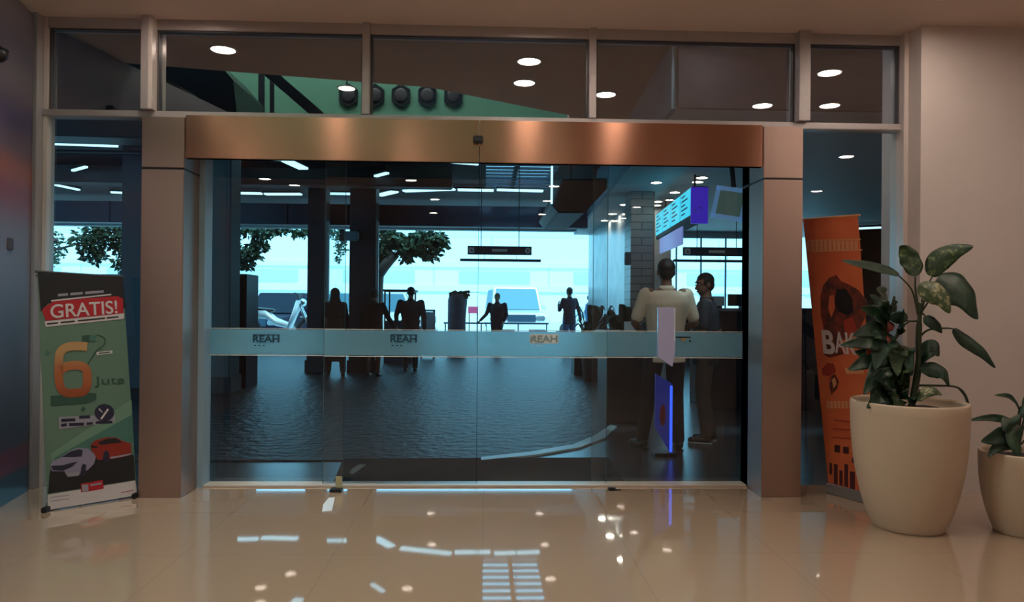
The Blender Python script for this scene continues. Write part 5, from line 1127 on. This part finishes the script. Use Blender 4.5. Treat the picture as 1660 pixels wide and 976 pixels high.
for a_, b_ in ((bl_,trr),(br_,tl)):
    bm = BM(); m_ = Vector((mid.x,mid.y,.75))+nb*.14; tube(bm, curve([a_+nb*.012+Vector((0,0,.01)), m_, b_+nb*.012-Vector((0,0,.02))], 8), .006); obj('support_rod', bm, 'dark', t)
bm = BM(); tube(bm, [Vector((mid.x,mid.y,.75))+nb*.14, Vector((mid.x,mid.y,0.008))+nb*.38], .007); obj('rear_leg', bm, 'dark', t)
bm = BM(); tube(bm, [uv(-.02,1.0,-.006),uv(1.01,1.0,-.006)], .008); obj('top_rail', bm, 'black', t)
# --- right orange banner
bl = FL(1344,798); br = FL(1428,822)
dn = (br-bl).normalized(); nb = Vector((-dn.y,dn.x,0)); nb = nb if nb.y > 0 else -nb
bl_ = onpl(1343,788,0); br_ = onpl(1425,812,0); tl, trr = onpl(1302,356,-.02), onpl(1390,349,-.02)
t = thing('standing_banner', ((bl+br)/2).to_tuple()[:2]+(0,), 'orange standing banner with dark food print behind the large potted plant', 'banner')
uv, n_ = banner('b', (bl_,br_,trr,tl), '')
M['orng'] = mat('orange banner print', (.60,.135,.045), .5, col2=(.52,.095,.032), scale=3); M['olt'] = mat('pale orange print', (.55,.25,.12), .5); M['ored'] = mat('deep red print', (.30,.03,.015), .5); M['obrn'] = mat('dark brown print', (.05,.015,.012), .5, col2=(.20,.03,.015), scale=18); M['obuild'] = mat('brown building print', (.06,.012,.015), .5)
bm = BM(); hexa(bm, [uv(0,0,0),uv(1,0,0),uv(1,0,-.004),uv(0,0,-.004),uv(0,1,0),uv(1,1,0),uv(1,1,-.004),uv(0,1,-.004)]); pan = obj('sheet', bm, 'orng', t)
for x_ in range(1308, 1392, 7): dc([(x_,391),(x_+5,390),(x_+5+1,405),(x_+1,407)], 'olt', 'headline_stroke', .002)
dc([(1309,389),(1396,387),(1396,389),(1309,391)], 'olt', 'headline_rule', .002); dc([(1313,407),(1398,404),(1398,406),(1313,409)], 'olt', 'headline_rule', .002)
dc([(1335,462),(1345,450),(1356,446),(1364,456),(1378,462),(1392,470),(1404,486),(1410,500),(1404,512),(1395,530),(1386,545),(1365,552),(1348,548),(1336,535),(1331,510),(1330,480)], 'obrn', 'food_print', .002)
dc([(1356,470),(1372,468),(1382,485),(1384,505),(1375,512),(1360,505),(1354,490)], 'bblack', 'dark_spot', .0034); dc([(1368,520),(1384,512),(1390,535),(1380,548),(1370,540)], 'ored', 'red_spot', .0034); dc([(1345,480),(1352,478),(1354,500),(1348,515),(1343,500)], 'orng', 'orange_spot', .0034)
dc([(1334,534),(1352,530),(1360,552),(1368,574),(1345,580),(1336,575)], 'obrn', 'word_shadow', .0036)
u0, v0 = pix(uv,1336,573); u1, v1 = pix(uv,1352,536); dtext(uv, 'B', u0=u0, u1=u1, v0=v0, v1=v1, m='bwhite', parent=pan, lift=.005, bold=.03)
u0, v0 = pix(uv,1355,572); u1, v1 = pix(uv,1387,540); dtext(uv, 'AK', u0=u0, u1=u1, v0=v0, v1=v1, m='bwhite', parent=pan, lift=.005, bold=.02)
dc([(1333,598),(1342,588),(1352,590),(1355,602),(1346,610),(1334,608)], 'ored', 'sauce_print', .003); dc([(1346,612),(1354,606),(1360,618),(1357,630),(1348,640),(1345,628)], 'obrn', 'drop_print', .003); dc([(1349,615),(1354,612),(1357,622),(1352,630)], 'olt', 'drop_shine', .0045)
dc([(1370,596),(1400,600),(1400,606),(1372,606)], 'olt', 'bun_print', .003)
for x_ in range(1340, 1390, 6): dc([(x_,650),(x_+4,650),(x_+5,662),(x_+1,662)], 'olt', 'tagline_stroke', .002)
for a_, b_, y_ in ((1352,1382,680),(1350,1385,694),(1348,1390,708)): dc([(a_,y_),(b_,y_+3),(b_,y_+5),(a_,y_+2)], 'ored', 'text_line', .002)
for r_ in ((1353,721,1362,734),(1367,724,1376,736)): dc([(r_[0],r_[1]),(r_[2],r_[1]+1),(r_[2],r_[3]),(r_[0],r_[3]-1)], 'obuild', 'window_print', .002)
for r_ in ((1352,752,1358,786),(1361,762,1366,788),(1369,752,1375,790),(1378,764,1386,796),(1345,750,1349,770),(1381,742,1386,752)): dc([(r_[0],r_[1]),(r_[2],r_[1]+1),(r_[2],r_[3]),(r_[0],r_[3]-2)], 'obuild', 'building_print', .002)
M['bgr'] = mat('grey banner base', (.25,.22,.22), .4, metal=.4)
bm = BM(); q = [bl_,br_,br_+nb*.11,bl_+nb*.11]; q = [Vector((v.x,v.y,0))-nb*.03 for v in q]; hexa(bm, q+[v+Vector((0,0,.07)) for v in q]); obj('base', bm, 'bgr', t, bev=.008)
bm = BM(); tube(bm, [uv(-.01,1,-.004),uv(1.03,1,-.004)], .008); obj('top_rail', bm, 'olt', t)
bm = BM(); m_ = (bl_+br_)/2; tm = (tl+trr)/2; tube(bm, [Vector((m_.x,m_.y,.02))+nb*.03, tm+nb*.015], .007); obj('pole', bm, 'dark', t)
